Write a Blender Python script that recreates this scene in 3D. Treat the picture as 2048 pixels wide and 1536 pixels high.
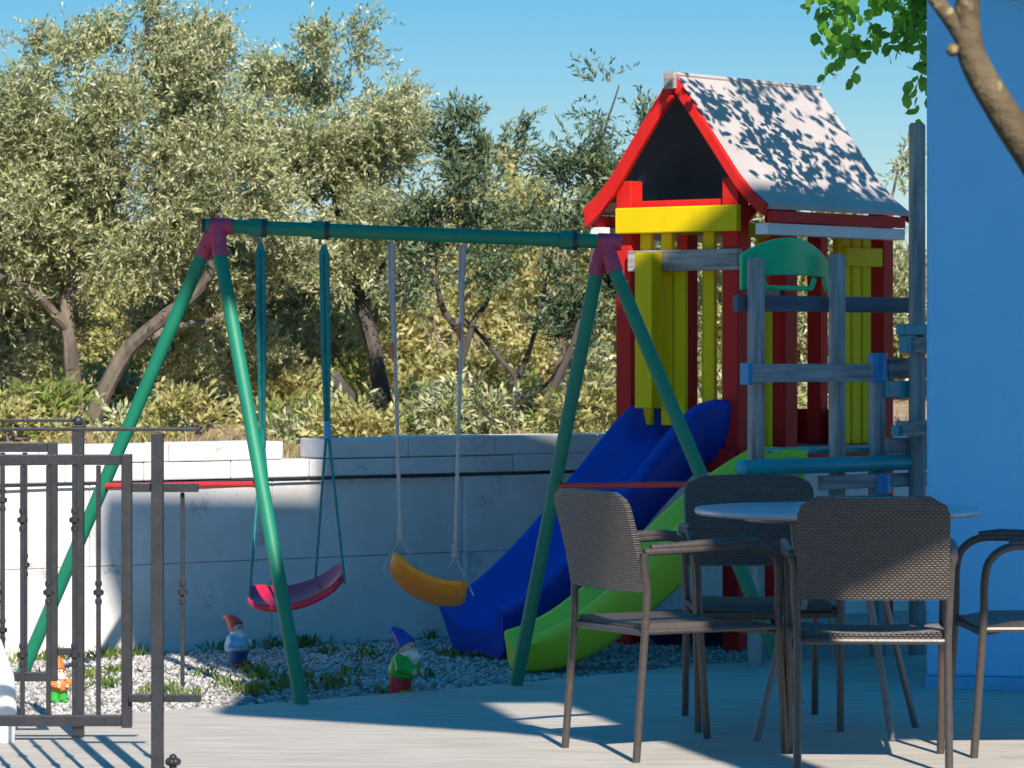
import bpy, bmesh, math, random
import numpy as np
from mathutils import Vector, Matrix, noise
for o in list(bpy.data.objects): bpy.data.objects.remove(o)
R = math.radians
random.seed(7); RNG = np.random.default_rng(11)
scene = bpy.context.scene
COL = scene.collection

# ------------------------------------------------------------------ camera
F, H, YH = 7000.0, 1.35, 700.0           # focal length in photo pixels, eye height, horizon row (photo is 2048 x 1536)
cd = bpy.data.cameras.new('camera'); cam = bpy.data.objects.new('camera', cd); COL.objects.link(cam)
cam.location = (0, 0, H); cam.rotation_euler = (R(90), 0, 0)
cd.sensor_width = 36; cd.lens = F/2048*36; cd.shift_y = -(768-YH)/2048; cd.clip_start = .1; cd.clip_end = 2000
cd.dof.use_dof = True; cd.dof.focus_distance = 13.6; cd.dof.aperture_fstop = 9.5
scene.camera = cam
# ------------------------------------------------------------------ sky, sun, exposure
SUN_AZ, SUN_EL = R(14), R(38)            # azimuth measured to the right of straight behind the camera
SD = Vector((math.sin(SUN_AZ)*math.cos(SUN_EL), -math.cos(SUN_AZ)*math.cos(SUN_EL), math.sin(SUN_EL)))
w = bpy.data.worlds.new('World'); scene.world = w; w.use_nodes = True
nt = w.node_tree; nt.nodes.clear()
sky = nt.nodes.new('ShaderNodeTexSky'); sky.sky_type = 'NISHITA'; sky.sun_disc = False
sky.sun_elevation = SUN_EL; sky.sun_rotation = R(180)-SUN_AZ
sky.air_density = 1.0; sky.dust_density = 0.1; sky.ozone_density = 6.0; sky.altitude = 0
hs = nt.nodes.new('ShaderNodeHueSaturation'); hs.inputs['Saturation'].default_value = 2.85; hs.inputs['Hue'].default_value = .502; hs.inputs['Value'].default_value = 2.28
gm = nt.nodes.new('ShaderNodeGamma'); gm.inputs['Gamma'].default_value = .4      # evens out horizon and zenith
bg = nt.nodes.new('ShaderNodeBackground'); bg.inputs['Strength'].default_value = .10
wo = nt.nodes.new('ShaderNodeOutputWorld')
nt.links.new(sky.outputs[0], gm.inputs['Color']); nt.links.new(gm.outputs[0], hs.inputs['Color']); nt.links.new(hs.outputs[0], bg.inputs[0]); nt.links.new(bg.outputs[0], wo.inputs[0])
sl = bpy.data.lights.new('sun', 'SUN'); sl.energy = 4.8; sl.angle = R(.53); sl.color = (1, .93, .82)
so = bpy.data.objects.new('sun', sl); COL.objects.link(so); so.location = (4, -6, 12)
so.rotation_euler = SD.to_track_quat('Z', 'Y').to_euler()
vs = scene.view_settings; vs.view_transform = 'Standard'; vs.look = 'None'; vs.gamma = 1; vs.exposure = .6
vs.use_curve_mapping = False

# ------------------------------------------------------------------ pixel helpers (direction from the photo, distance from what a thing stands on)
def P(x, y, D): return Vector(((x-1024)/F*D, D, H+(YH-y)/F*D))
def G(x, y, z=0.0):
    D = F*(H-z)/(y-YH); return P(x, y, D)

# ------------------------------------------------------------------ materials
MATS = {}
def mat(name, col, rough=.6, var=.12, scale=6, bump=.0, bscale=60, metal=0, spec=.5, col2=None, stretch=(1, 1, 1), wear=None, coat=0):
    if name in MATS: return MATS[name]
    m = bpy.data.materials.new(name); m.use_nodes = True; n = m.node_tree; b = n.nodes['Principled BSDF']
    tc = n.nodes.new('ShaderNodeTexCoord'); mp = n.nodes.new('ShaderNodeMapping'); mp.inputs['Scale'].default_value = stretch
    n.links.new(tc.outputs['Object'], mp.inputs[0])
    nz = n.nodes.new('ShaderNodeTexNoise'); nz.inputs['Scale'].default_value = scale; nz.inputs['Detail'].default_value = 6; nz.inputs['Roughness'].default_value = .65
    n.links.new(mp.outputs[0], nz.inputs['Vector'])
    rp = n.nodes.new('ShaderNodeValToRGB'); c = Vector(col); c2 = Vector(col2) if col2 else c*(1+var)
    c1 = c if col2 else c*(1-var)
    rp.color_ramp.elements[0].position = .32; rp.color_ramp.elements[1].position = .68
    rp.color_ramp.elements[0].color = (*c1, 1); rp.color_ramp.elements[1].color = (*c2, 1)
    n.links.new(nz.outputs['Fac'], rp.inputs[0]); out = rp.outputs[0]
    if wear:
        n2 = n.nodes.new('ShaderNodeTexNoise'); n2.inputs['Scale'].default_value = wear[2]; n2.inputs['Detail'].default_value = 8; n2.inputs['Roughness'].default_value = .75
        n.links.new(tc.outputs['Object'], n2.inputs['Vector'])
        r2 = n.nodes.new('ShaderNodeValToRGB'); r2.color_ramp.elements[0].position = wear[1]; r2.color_ramp.elements[1].position = wear[1]+.06
        r2.color_ramp.elements[0].color = (0, 0, 0, 1); r2.color_ramp.elements[1].color = (1, 1, 1, 1)
        n.links.new(n2.outputs['Fac'], r2.inputs[0])
        mx = n.nodes.new('ShaderNodeMixRGB'); mx.inputs[2].default_value = (*wear[0], 1)
        n.links.new(r2.outputs[0], mx.inputs[0]); n.links.new(out, mx.inputs[1]); out = mx.outputs[0]
    n.links.new(out, b.inputs['Base Color'])
    b.inputs['Roughness'].default_value = rough; b.inputs['Metallic'].default_value = metal
    b.inputs['Specular IOR Level'].default_value = spec; b.inputs['Coat Weight'].default_value = coat
    if bump:
        nb = n.nodes.new('ShaderNodeTexNoise'); nb.inputs['Scale'].default_value = bscale; nb.inputs['Detail'].default_value = 5
        n.links.new(mp.outputs[0], nb.inputs['Vector'])
        bp = n.nodes.new('ShaderNodeBump'); bp.inputs['Strength'].default_value = bump; bp.inputs['Distance'].default_value = .01
        n.links.new(nb.outputs['Fac'], bp.inputs['Height']); n.links.new(bp.outputs[0], b.inputs['Normal'])
    MATS[name] = m; return m

def leaf_mat(name, cols, trans=.35, rough=.55):
    m = bpy.data.materials.new(name); m.use_nodes = True; n = m.node_tree; n.nodes.clear()
    g = n.nodes.new('ShaderNodeNewGeometry'); rp = n.nodes.new('ShaderNodeValToRGB')
    els = rp.color_ramp.elements
    while len(els) < len(cols): els.new(.5)
    for i, c in enumerate(cols): els[i].position = i/(len(cols)-1); els[i].color = (*c, 1)
    n.links.new(g.outputs['Random Per Island'], rp.inputs[0])
    d = n.nodes.new('ShaderNodeBsdfPrincipled'); d.inputs['Roughness'].default_value = rough; d.inputs['Specular IOR Level'].default_value = .35
    t = n.nodes.new('ShaderNodeBsdfTranslucent'); mx = n.nodes.new('ShaderNodeMixShader'); mx.inputs[0].default_value = trans
    o = n.nodes.new('ShaderNodeOutputMaterial')
    n.links.new(rp.outputs[0], d.inputs['Base Color']); n.links.new(rp.outputs[0], t.inputs['Color'])
    n.links.new(d.outputs[0], mx.inputs[1]); n.links.new(t.outputs[0], mx.inputs[2]); n.links.new(mx.outputs[0], o.inputs['Surface'])
    return m

def weave_mat():
    m = bpy.data.materials.new('brown_wicker'); m.use_nodes = True; n = m.node_tree; b = n.nodes['Principled BSDF']
    tc = n.nodes.new('ShaderNodeTexCoord'); sp = n.nodes.new('ShaderNodeSeparateXYZ'); n.links.new(tc.outputs['UV'], sp.inputs[0])
    def math_(op, a, bb=None):
        k = n.nodes.new('ShaderNodeMath'); k.operation = op
        for i, v in enumerate((a, bb)):
            if v is None: continue
            if isinstance(v, (int, float)): k.inputs[i].default_value = v
            else: n.links.new(v, k.inputs[i])
        return k.outputs[0]
    u = math_('MULTIPLY', sp.outputs[0], math.pi/.017); v = math_('MULTIPLY', sp.outputs[1], math.pi/.0075)
    row = math_('FLOOR', math_('MULTIPLY', sp.outputs[1], 1/.0075))
    ph = math_('MULTIPLY', row, math.pi/2)
    a = math_('ABSOLUTE', math_('SINE', math_('ADD', u, ph))); c = math_('ABSOLUTE', math_('SINE', v))
    h = math_('MULTIPLY', a, c)
    nz = n.nodes.new('ShaderNodeTexNoise'); nz.inputs['Scale'].default_value = 45; n.links.new(tc.outputs['UV'], nz.inputs['Vector'])
    hh = math_('ADD', math_('MULTIPLY', h, .8), math_('MULTIPLY', nz.outputs['Fac'], .3))
    rp = n.nodes.new('ShaderNodeValToRGB'); rp.color_ramp.elements[0].color = (.012, .009, .009, 1); rp.color_ramp.elements[1].color = (.20, .158, .13, 1)
    rp.color_ramp.elements[0].position = .08; rp.color_ramp.elements[1].position = .75
    n.links.new(hh, rp.inputs[0]); n.links.new(rp.outputs[0], b.inputs['Base Color']); b.inputs['Roughness'].default_value = .34; b.inputs['Specular IOR Level'].default_value = .8
    bp = n.nodes.new('ShaderNodeBump'); bp.inputs['Strength'].default_value = 1.0; bp.inputs['Distance'].default_value = .008
    n.links.new(h, bp.inputs['Height']); n.links.new(bp.outputs[0], b.inputs['Normal'])
    return m

M_green = mat('green_powder_coat', (.006, .19, .105), .55, .10, 5, .03, 90, wear=((.10, .13, .10), .72, 14))
M_pink = mat('faded_magenta_plastic', (.50, .045, .10), .55, .25, 14, wear=((.30, .16, .22), .6, 30))
M_red_thin = mat('red_painted_tube', (.62, .03, .035), .45, .12, 8)
M_black = mat('black_iron', (.028, .028, .032), .42, .3, 18, .15, 120, wear=((.14, .13, .12), .70, 40))
M_red = mat('red_wood_paint', (.62, .016, .012), .55, .14, 4, .12, 26, spec=.25, stretch=(1, 1, .12), wear=((.30, .03, .025), .68, 16))
M_yellow = mat('yellow_wood_paint', (.80, .56, .003), .55, .10, 4, .10, 26, spec=.2, stretch=(1, 1, .12), wear=((.42, .30, .03), .70, 16))
M_white_roof = mat('white_roof_paint', (.47, .41, .395), .6, .09, 3, .05, 20, wear=((.42, .38, .36), .64, 7))
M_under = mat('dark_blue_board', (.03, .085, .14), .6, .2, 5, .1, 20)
M_white = mat('white_paint', (.74, .74, .75), .5, .06, 6)
M_grey = mat('weathered_wood', (.19, .15, .13), .75, .2, 9, .6, 18, col2=(.56, .48, .44), stretch=(3, 3, .22))
M_greyh = mat('weathered_plank', (.19, .15, .13), .75, .2, 9, .6, 18, col2=(.58, .50, .46), stretch=(.3, .3, 3.5))
M_teal = mat('teal_plastic', (.02, .34, .38), .4, .12, 7)
M_sky_pl = mat('light_blue_plastic', (.03, .30, .55), .38, .1, 7)
M_pgreen = mat('green_plastic', (.02, .58, .22), .33, .1, 6)
M_blue = mat('blue_slide_plastic', (.006, .045, .40), .33, .10, 3, .02, 20, wear=((.03, .09, .42), .66, 7))
M_lime = mat('lime_slide_plastic', (.52, .66, .04), .36, .10, 3, wear=((.42, .52, .06), .66, 8))
M_navy = mat('navy_plastic', (.008, .016, .06), .4, .2, 6)
M_orange = mat('orange_plastic', (.72, .24, .012), .35, .08, 8)
M_redpl = mat('crimson_plastic', (.58, .012, .05), .33, .08, 8)
M_rope_g = mat('green_rope', (.01, .20, .19), .8, .3, 60)
M_rope = mat('pale_rope', (.46, .40, .36), .85, .25, 70)
M_sleeve = mat('lavender_sleeve', (.42, .36, .36), .7, .2, 30)
M_tag = mat('orange_tag', (.50, .16, .05), .6, .2, 20)
M_weave = weave_mat()
M_tube = mat('dark_chair_tube', (.060, .048, .041), .36, .25, 60, .12, 260, spec=.6)
M_table = mat('pale_grey_laminate', (.46, .50, .54), .28, .06, 5, spec=.6)
M_steel = mat('grey_steel', (.14, .15, .17), .4, .15, 12, metal=.3)
M_bark = mat('olive_bark', (.075, .058, .045), .9, .3, 7, 1.0, 26, col2=(.24, .195, .15), stretch=(1, 1, .35))
M_bark_dark = mat('dark_bark', (.035, .03, .026), .9, .3, 7, 1.0, 26, col2=(.11, .09, .075), stretch=(1, 1, .35))
M_bark_lichen = mat('lichen_bark', (.085, .055, .028), .85, .3, 9, 1.0, 40, col2=(.16, .115, .06), wear=((.36, .30, .14), .58, 7))
M_skin = mat('painted_skin', (.60, .40, .30), .5, .1, 20)
M_whitehair = mat('painted_white', (.70, .66, .60), .5, .1, 30)

# ------------------------------------------------------------------ mesh builder
class MB:
    def __init__(s): s.v = []; s.f = []
    def add(s, vs_, fs):
        k = len(s.v); s.v += [tuple(v) for v in vs_]; s.f += [tuple(i+k for i in f) for f in fs]; return s
    def box(s, c, size, rot=None):
        c = Vector(c); h = Vector(size)/2; vs_ = []
        for x in (-1, 1):
            for y in (-1, 1):
                for z in (-1, 1):
                    p = Vector((x*h.x, y*h.y, z*h.z)); p = rot @ p if rot else p; vs_.append(p+c)
        return s.add(vs_, [(0, 1, 3, 2), (4, 6, 7, 5), (0, 4, 5, 1), (2, 3, 7, 6), (0, 2, 6, 4), (1, 5, 7, 3)])
    def beam(s, a, b, wd, ht, up=(0, 0, 1)):
        a = Vector(a); b = Vector(b); d = (b-a); L = d.length; d.normalize(); up = Vector(up)
        sd = d.cross(up)
        if sd.length < 1e-4: sd = d.cross(Vector((0, 1, 0)))
        sd.normalize(); u2 = sd.cross(d)
        rot = Matrix((sd, d, u2)).transposed()
        return s.box((a+b)/2, (wd, L, ht), rot)
    def tube(s, pts, r, n=10, cap=True):
        pts = [Vector(p) for p in pts]; m = len(pts); rs = r if isinstance(r, (list, tuple)) else [r]*m
        t0 = (pts[1]-pts[0]).normalized(); a = t0.orthogonal().normalized(); base = len(s.v); rings = []
        for i, p in enumerate(pts):
            t = (pts[min(i+1, m-1)]-pts[max(i-1, 0)]).normalized()
            a = (a-t*a.dot(t)); a = a.normalized() if a.length > 1e-6 else t.orthogonal().normalized(); b = t.cross(a)
            rings.append([p+(a*math.cos(q)+b*math.sin(q))*rs[i] for q in [2*math.pi*k/n for k in range(n)]])
        vs_ = [q for rr in rings for q in rr]; fs = []
        for i in range(m-1):
            for k in range(n): fs.append((i*n+k, i*n+(k+1) % n, (i+1)*n+(k+1) % n, (i+1)*n+k))
        if cap: fs.append(tuple(reversed(range(n)))); fs.append(tuple((m-1)*n+k for k in range(n)))
        return s.add(vs_, fs)
    def lathe(s, prof, c=(0, 0, 0), n=20, rot=None, sx=1, sy=1):
        c = Vector(c); vs_ = []
        for (r, z) in prof:
            for k in range(n):
                q = 2*math.pi*k/n; p = Vector((r*math.cos(q)*sx, r*math.sin(q)*sy, z)); p = rot @ p if rot else p; vs_.append(p+c)
        m = len(prof); fs = []
        for i in range(m-1):
            for k in range(n): fs.append((i*n+k, i*n+(k+1) % n, (i+1)*n+(k+1) % n, (i+1)*n+k))
        fs.append(tuple(reversed(range(n)))); fs.append(tuple((m-1)*n+k for k in range(n)))
        return s.add(vs_, fs)
    def ball(s, c, r, n=12, rot=None, sc=(1, 1, 1)):
        prof = [(max(.02, math.sin(math.pi*i/8))*r, -math.cos(math.pi*i/8)*r*sc[2]) for i in range(9)]
        return s.lathe(prof, c, n, rot, sc[0], sc[1])
    def prism(s, poly, ext):
        n = len(poly); ext = Vector(ext); a = [Vector(p) for p in poly]
        return s.add(a+[p+ext for p in a], [tuple(range(n)), tuple(reversed(range(n, 2*n)))]+[(i, n+i, n+(i+1) % n, (i+1) % n) for i in range(n)])
    def build(s, name, m, root=None, local=False, bevel=0, smooth=False, uv=None):
        off = Vector((0, 0, 0)) if (local or root is None) else root.matrix_world_off
        me = bpy.data.meshes.new(name)
        me.from_pydata([tuple(Vector(v)-off) for v in s.v], [], s.f); me.update()
        bm = bmesh.new(); bm.from_mesh(me); bmesh.ops.recalc_face_normals(bm, faces=bm.faces); bm.to_mesh(me); bm.free()
        o = link(name, me, m, root.ob if root else None)
        if bevel:
            bv = o.modifiers.new('bevel', 'BEVEL'); bv.width = bevel; bv.segments = 2; bv.limit_method = 'ANGLE'; bv.angle_limit = R(40)
        if smooth: shade(o)
        return o
def shade(o, ang=42):
    me = o.data
    me.polygons.foreach_set('use_smooth', [True]*len(me.polygons))
    if hasattr(me, 'set_sharp_from_angle'): me.set_sharp_from_angle(angle=R(ang))
def link(name, me, m, parent=None):
    o = bpy.data.objects.new(name, me); COL.objects.link(o)
    if m: me.materials.append(m)
    if parent: o.parent = parent
    return o
class Root:
    def __init__(s, name, loc, label, cat, group=None, rz=0):
        e = bpy.data.objects.new(name, None); COL.objects.link(e); e.location = loc; e.rotation_euler = (0, 0, rz); e.empty_display_size = .1
        s.ob = e; s.matrix_world_off = Vector(loc); tag(e, label, cat, group)
class Sub:                              # lets a part carry sub-parts built in the same coordinates
    def __init__(s, o, root): s.ob = o; s.matrix_world_off = root.matrix_world_off
def tag(o, label=None, cat=None, group=None, kind=None):
    if label: o['label'] = label
    if cat: o['category'] = cat
    if group: o['group'] = group
    if kind: o['kind'] = kind
    return o
def spline(pts, n):
    pts = [Vector(p) for p in pts]; out = []
    for i in range(len(pts)-1):
        p0 = pts[max(i-1, 0)]; p1 = pts[i]; p2 = pts[i+1]; p3 = pts[min(i+2, len(pts)-1)]
        for k in range(n):
            t = k/n
            out.append(.5*((2*p1)+(p2-p0)*t+(2*p0-5*p1+4*p2-p3)*t*t+(3*p1-p0-3*p2+p3)*t**3))
    return out+[pts[-1]]

# ================================================================== SETTING
def ground_mat(name, c1, c2, sc, bump, bsc, stretch=(1, 1, 1), c3=None, t3=.6):
    return mat(name, c1, .85, .1, sc, bump, bsc, col2=c2, stretch=stretch, wear=(c3, t3, sc*.35) if c3 else None)
M_terrace = ground_mat('stamped_concrete', (.38, .335, .285), (.54, .485, .42), 5, .35, 14, (.5, 3.2, 1), (.32, .295, .27), .62)
M_gravel = ground_mat('gravel', (.24, .225, .21), (.48, .455, .43), 60, 1.0, 90)
M_earth = ground_mat('dry_earth', (.24, .15, .10), (.44, .31, .20), 2.2, .8, 12, (1, 1, 1), (.13, .15, .04), .55)

# one wide sheet of ground out to the horizon
g = MB(); g.add([(-600, -60, -.07), (600, -60, -.07), (600, 1200, -.07), (-600, 1200, -.07)], [(0, 1, 2, 3)])
tag(g.build('ground', M_earth), kind='structure')
edge = [G(-700, 1470), G(0, 1438), G(330, 1421), G(605, 1402), G(1030, 1366), G(1250, 1345), G(1420, 1328), G(1860, 1309), G(2400, 1290)]
tp = [(-30, edge[0].y-1), *[(p.x, p.y) for p in edge], (30, edge[-1].y), (30, 10.3), (-30, 10.3)]
me = MB(); n = len(tp)
me.add([(x, y, 0) for x, y in tp]+[(x, y, -.06) for x, y in tp], [tuple(range(n))]+[(i, (i+1) % n, n+(i+1) % n, n+i) for i in range(n)])
tag(me.build('terrace', M_terrace), kind='structure')
M_dark_ground = ground_mat('dark_ground', (.035, .036, .038), (.06, .06, .062), 8, .6, 60)
g = MB(); g.add([(-60, -50, -.05), (60, -50, -.05), (60, 10.28, -.05), (-60, 10.28, -.05)], [(0, 1, 2, 3)]); tag(g.build('added_dark_ground', M_dark_ground), kind='structure')  # unseen dark ground, added to cut warm bounce light into the shade
# wall line (receding to the right)
def wl(px):
    k = (px-1024)/F; D = 17.067/(1-.7*k); return Vector((k*D, D, 0))
WD = (wl(1200)-wl(0)).normalized(); WN = Vector((WD.y, -WD.x, 0))       # along the wall, and out of it towards the camera
gp = [*[(p.x, p.y-.02) for p in edge], (8, 24), (-9, 11.4)]
g = MB(); g.add([(x, y, -.03) for x, y in gp], [tuple(range(len(gp)))])
tag(g.build('gravel_bed', M_gravel), kind='structure')
# loose stones on the gravel bed
def pebbles(nb):
    base = np.array([(1, 0, 0), (-1, 0, 0), (0, 1, 0), (0, -1, 0), (0, 0, 1), (0, 0, -1)], float)
    tri = np.array([(0, 2, 4), (2, 1, 4), (1, 3, 4), (3, 0, 4), (2, 0, 5), (1, 2, 5), (3, 1, 5), (0, 3, 5)])
    V = []; Fc = []; k = 0
    for i in range(nb):
        px = RNG.uniform(-60, 1500); t = RNG.uniform(0, 1)
        a = wl(px)+WN*.02
        ey = np.interp(px, [-700, 0, 330, 605, 1030, 1250, 1420, 1860], [1470, 1438, 1421, 1402, 1366, 1345, 1328, 1309])
        b = G(px, ey); p = a.lerp(b, t)
        r = RNG.uniform(.006, .016); q = base*np.array([r*RNG.uniform(.8, 1.3), r*RNG.uniform(.8, 1.3), r*.7])*RNG.uniform(.8, 1.2, (6, 1))
        an = RNG.uniform(0, 6.28); c, s_ = math.cos(an), math.sin(an); q = q @ np.array([[c, s_, 0], [-s_, c, 0], [0, 0, 1]])
        V.append(q+np.array([p.x, p.y, -.026])); Fc.append(tri+k); k += 6
    return np.concatenate(V), np.concatenate(Fc)
def np_mesh(name, V, Fc, m, parent=None):
    me = bpy.data.meshes.new(name); nf, kk = Fc.shape
    me.vertices.add(len(V)); me.vertices.foreach_set('co', V.astype(np.float32).ravel())
    me.loops.add(nf*kk); me.loops.foreach_set('vertex_index', Fc.astype(np.int32).ravel())
    me.polygons.add(nf); me.polygons.foreach_set('loop_start', np.arange(nf, dtype=np.int32)*kk)
    me.update(calc_edges=True); me.validate()
    return link(name, me, m, parent)
M_peb = leaf_mat('gravel_stones', [(.16, .15, .14), (.32, .30, .28), (.46, .43, .41), (.60, .57, .54), (.28, .24, .21)], 0.0, .85)
tag(np_mesh('gravel', *pebbles(15000), M_peb), 'loose pale grey gravel under the swings', 'gravel', kind='stuff')

# terrain behind the wall
def hz(x, y):
    d = max(0, y-19.5)
    return .80+.03*noise.noise((x*.8, y*.8, 0))*4+min(d, 40)*.045+.15*noise.noise((x*.2, y*.2, 5))
xs = [-40, -25, -15]+[i*.5 for i in range(-20, 21)]+[15, 25, 40]
ss = [0, .3, .8, 1.5, 2.5, 4, 6, 8, 11, 15, 20, 26, 34, 45, 60, 90, 140, 220]
V = []; Fc = []
for x in xs:
    y0 = 17.067+.7*x if abs(x) < 12 else 17.067+.7*math.copysign(12, x)
    for s_ in ss:
        y = y0+.02+s_; V.append((x, y, hz(x, y) if s_ > 0 else .78))
nn = len(ss)
for i in range(len(xs)-1):
    for j in range(nn-1): Fc.append((i*nn+j, (i+1)*nn+j, (i+1)*nn+j+1, i*nn+j+1))
hill = MB(); hill.add(V, Fc); ho = hill.build('hillside', M_earth); shade(ho, 180); tag(ho, kind='structure')

# ================================================================== GARDEN WALL
M_conc = mat('whitewashed_concrete', (.60, .555, .53), .85, .1, 2.2, .35, 22, col2=(.79, .745, .72), wear=((.44, .41, .385), .58, 4))
M_joint = mat('dark_mortar', (.10, .095, .09), .9, .2, 20)
wroot = Root('garden_wall', wl(600), 'low whitewashed concrete wall of panels and coping blocks behind the swings', 'wall')
def along(px): return (wl(px)-wl(600)).dot(WD)
def wbox(px0, px1, z0, z1, t0, t1, name, m, inset=.004, bevel=.008):
    a = wl(px0)+WD*inset; b = wl(px1)-WD*inset
    mid = (a+b)/2+WN*((t0+t1)/2); L = (b-a).length
    rot = Matrix((WD, -WN, Vector((0, 0, 1)))).transposed()
    return MB().box((mid.x, mid.y, (z0+z1)/2), (L, t1-t0, z1-z0), rot).build(name, m, wroot, bevel=bevel)
wbox(-900, 2400, -.08, .74, -.20, -.055, 'core', M_joint, 0, 0)
cut = [-900, -520, -180, 180, 545, 925, 1095, 1300, 1600, 1900, 2400]
for i in range(len(cut)-1):
    pil = cut[i] == 925
    for (z0, z1) in ((-.08, .3742), (.3760, .742)):
        wbox(cut[i], cut[i+1], z0, z1, -.055, .03 if pil else random.uniform(-.004, .004), 'panel', M_conc, .0015, .004)
for row, (z0, z1, x, xe) in enumerate(((.757, .838, -880, 2360), (.841, .925, -820, 562), (.841, .935, 648, 2360))):
    while x < xe-20:
        L = random.uniform(110, 190); x2 = xe if x+L > xe-50 else x+L
        wbox(x, x2, z0, z1+random.uniform(-.003, .003), -.22, .022+random.uniform(-.005, .005), 'coping_block', M_conc, .0015, .006)
        x = x2
# the thin cable clipped along the wall
cb = MB(); pts = []
for i, px in enumerate(range(-300, 1100, 35)):
    p = wl(px)+WN*.032; pts.append((p.x, p.y, .749+.004*math.sin(px*.013)))
tag(cb.tube(pts, .0055, 6).build('cable', M_black, None, smooth=True), 'thin dark cable clipped along the wall under the coping', 'cable')

# ================================================================== HOUSE ON THE RIGHT
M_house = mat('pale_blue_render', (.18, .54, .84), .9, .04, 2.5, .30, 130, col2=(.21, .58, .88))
a9 = R(10); hu = Vector((math.cos(a9), -math.sin(a9), 0)); hv = Vector((math.sin(a9), math.cos(a9), 0)); h0 = G(1853, 1377)
hr = Root('house', h0, 'smooth pale blue rendered house wall beside the terrace table', 'house')
def hp(u, v, z): return h0+hu*u+hv*v+Vector((0, 0, z))
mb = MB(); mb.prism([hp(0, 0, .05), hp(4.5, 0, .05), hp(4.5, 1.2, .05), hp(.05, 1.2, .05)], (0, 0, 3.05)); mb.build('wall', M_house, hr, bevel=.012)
mb = MB(); mb.prism([hp(-.004, -.008, 0), hp(4.5, -.008, 0), hp(4.5, 1.2, 0), hp(.0, 1.2, 0)], (0, 0, .05)); mb.build('plinth', mat('house_plinth', (.15, .42, .66), .9, .1, 6, .3, 60), hr)
mb = MB(); mb.prism([hp(-.01, -.02, 3.1), hp(4.5, -.02, 3.1), hp(4.5, 1.25, 3.1), hp(-.01, 1.25, 3.1)], (0, 0, .06)); mb.build('roof_slab', M_white, hr)
# wall lamp at the upper edge
lp = P(2030, -6, h0.y-.12)
lr = Root('wall_lamp', lp, 'small dark lantern fixed high on the pale blue house wall', 'lamp')
mb = MB(); mb.lathe([(.012, -.012), (.026, 0), (.032, .05), (.04, .06), (.012, .10)], lp, 12); mb.build('shade', M_black, lr, smooth=True)
mb = MB(); mb.tube([lp+Vector((0, 0, .09)), lp+Vector((0, .06, .13)), lp+Vector((0, .17, .13))], .008, 8); mb.build('arm', M_black, lr, smooth=True)

# added unseen wall on columns, outline cut to shade the terrace and garden
lat = Vector((math.cos(SUN_AZ), math.sin(SUN_AZ), 0)); dd = Vector((-math.sin(SUN_AZ), math.cos(SUN_AZ), 0))
def S(p):                                  # where a point lies in the sun's view: sideways, and height at the added blocker wall
    d = p.dot(dd); return (p.dot(lat), p.z+(d-6)*math.tan(SUN_EL))
def wq(px, py): q = wl(px); return P(px, py, q.y)
TOP = S(P(1258, 590, 16.45))[1]-.10
T1, T2, T3 = S(G(440, 1430)), S(G(1000, 1465)), S(G(1090, 1476))
cb_, ct_ = S(P(1122, 968, 12.2)), S(P(1245, 1000, 11.9)); se = S(P(1335, 1240, 11.95))
n1, n2, n3 = S(P(1720, 1192, 11.18)), S(P(1912, 1106, 11.18)), S(G(1588, 1512))
w1, w2, w3, w4 = S(wq(630, 880)), S(wq(630, 1030)), S(wq(205, 1022)), S(wq(285, 1300))
f1, f2 = S(P(548, 1095, 13.7)), S(P(468, 655, 13.9)); RT = 7.4
poly = [T1, T2, (T3[0]+.03, T3[1]), (cb_[0]+.03, cb_[1]+.06), (se[0], cb_[1]+.02), (se[0]+.02, 3.9), (n3[0], n1[1]), n1, n2, (RT, n2[1]+.3),
        (RT, 10.0), (5.97, 9.95), (5.94, 9.74), (4.93, 9.22), (4.88, TOP-.02), (w1[0], TOP-.05), (w1[0], w2[1]), w3, (w3[0]-.02, (w3[1]+w4[1])/2+.1), (w4[0]-.03, w4[1]-.12), (f2[0]+.07, f2[1]), (f1[0]+.07, f1[1])]
colx = (se[0]+.03, n3[0]-.01); c0 = lat*(sum(colx)/2)+dd*6
ur = Root('shade_blocker', (c0.x, c0.y, 0), 'unseen wall on columns added to shade the terrace', 'building')
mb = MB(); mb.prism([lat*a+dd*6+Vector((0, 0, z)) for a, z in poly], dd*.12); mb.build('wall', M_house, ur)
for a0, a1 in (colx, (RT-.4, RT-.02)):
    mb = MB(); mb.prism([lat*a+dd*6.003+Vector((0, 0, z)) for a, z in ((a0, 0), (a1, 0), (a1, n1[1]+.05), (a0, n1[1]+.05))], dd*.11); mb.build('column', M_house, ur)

# ================================================================== VEGETATION
LQ = np.array([(0, 0, 0), (.5, .5, .10), (1, 0, 0), (.5, -.5, .10)], float)           # olive leaf: one folded quad
LB = np.array([(0, 0, 0), (.3, .42, .06), (.72, .40, .04), (1, 0, -.05), (.72, -.40, .04), (.3, -.42, .06)], float)
def leaves(org, dirs, ln, wd, shape):
    n_ = len(org); x = dirs/np.linalg.norm(dirs, axis=1, keepdims=True)
    rnd = RNG.normal(size=(n_, 3)); rnd[:, 2] += .6
    y = np.cross(rnd, x); y /= np.linalg.norm(y, axis=1, keepdims=True)+1e-9; z = np.cross(x, y)
    L = (ln*RNG.uniform(.65, 1.25, n_))[:, None, None]; Wd = (wd*RNG.uniform(.7, 1.3, n_))[:, None, None]
    s_ = shape[None]
    V = org[:, None]+x[:, None]*s_[:, :, 0:1]*L+y[:, None]*s_[:, :, 1:2]*Wd+z[:, None]*s_[:, :, 2:3]*L
    k = len(shape); return V.reshape(-1, 3), np.arange(n_*k).reshape(n_, k)
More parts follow.
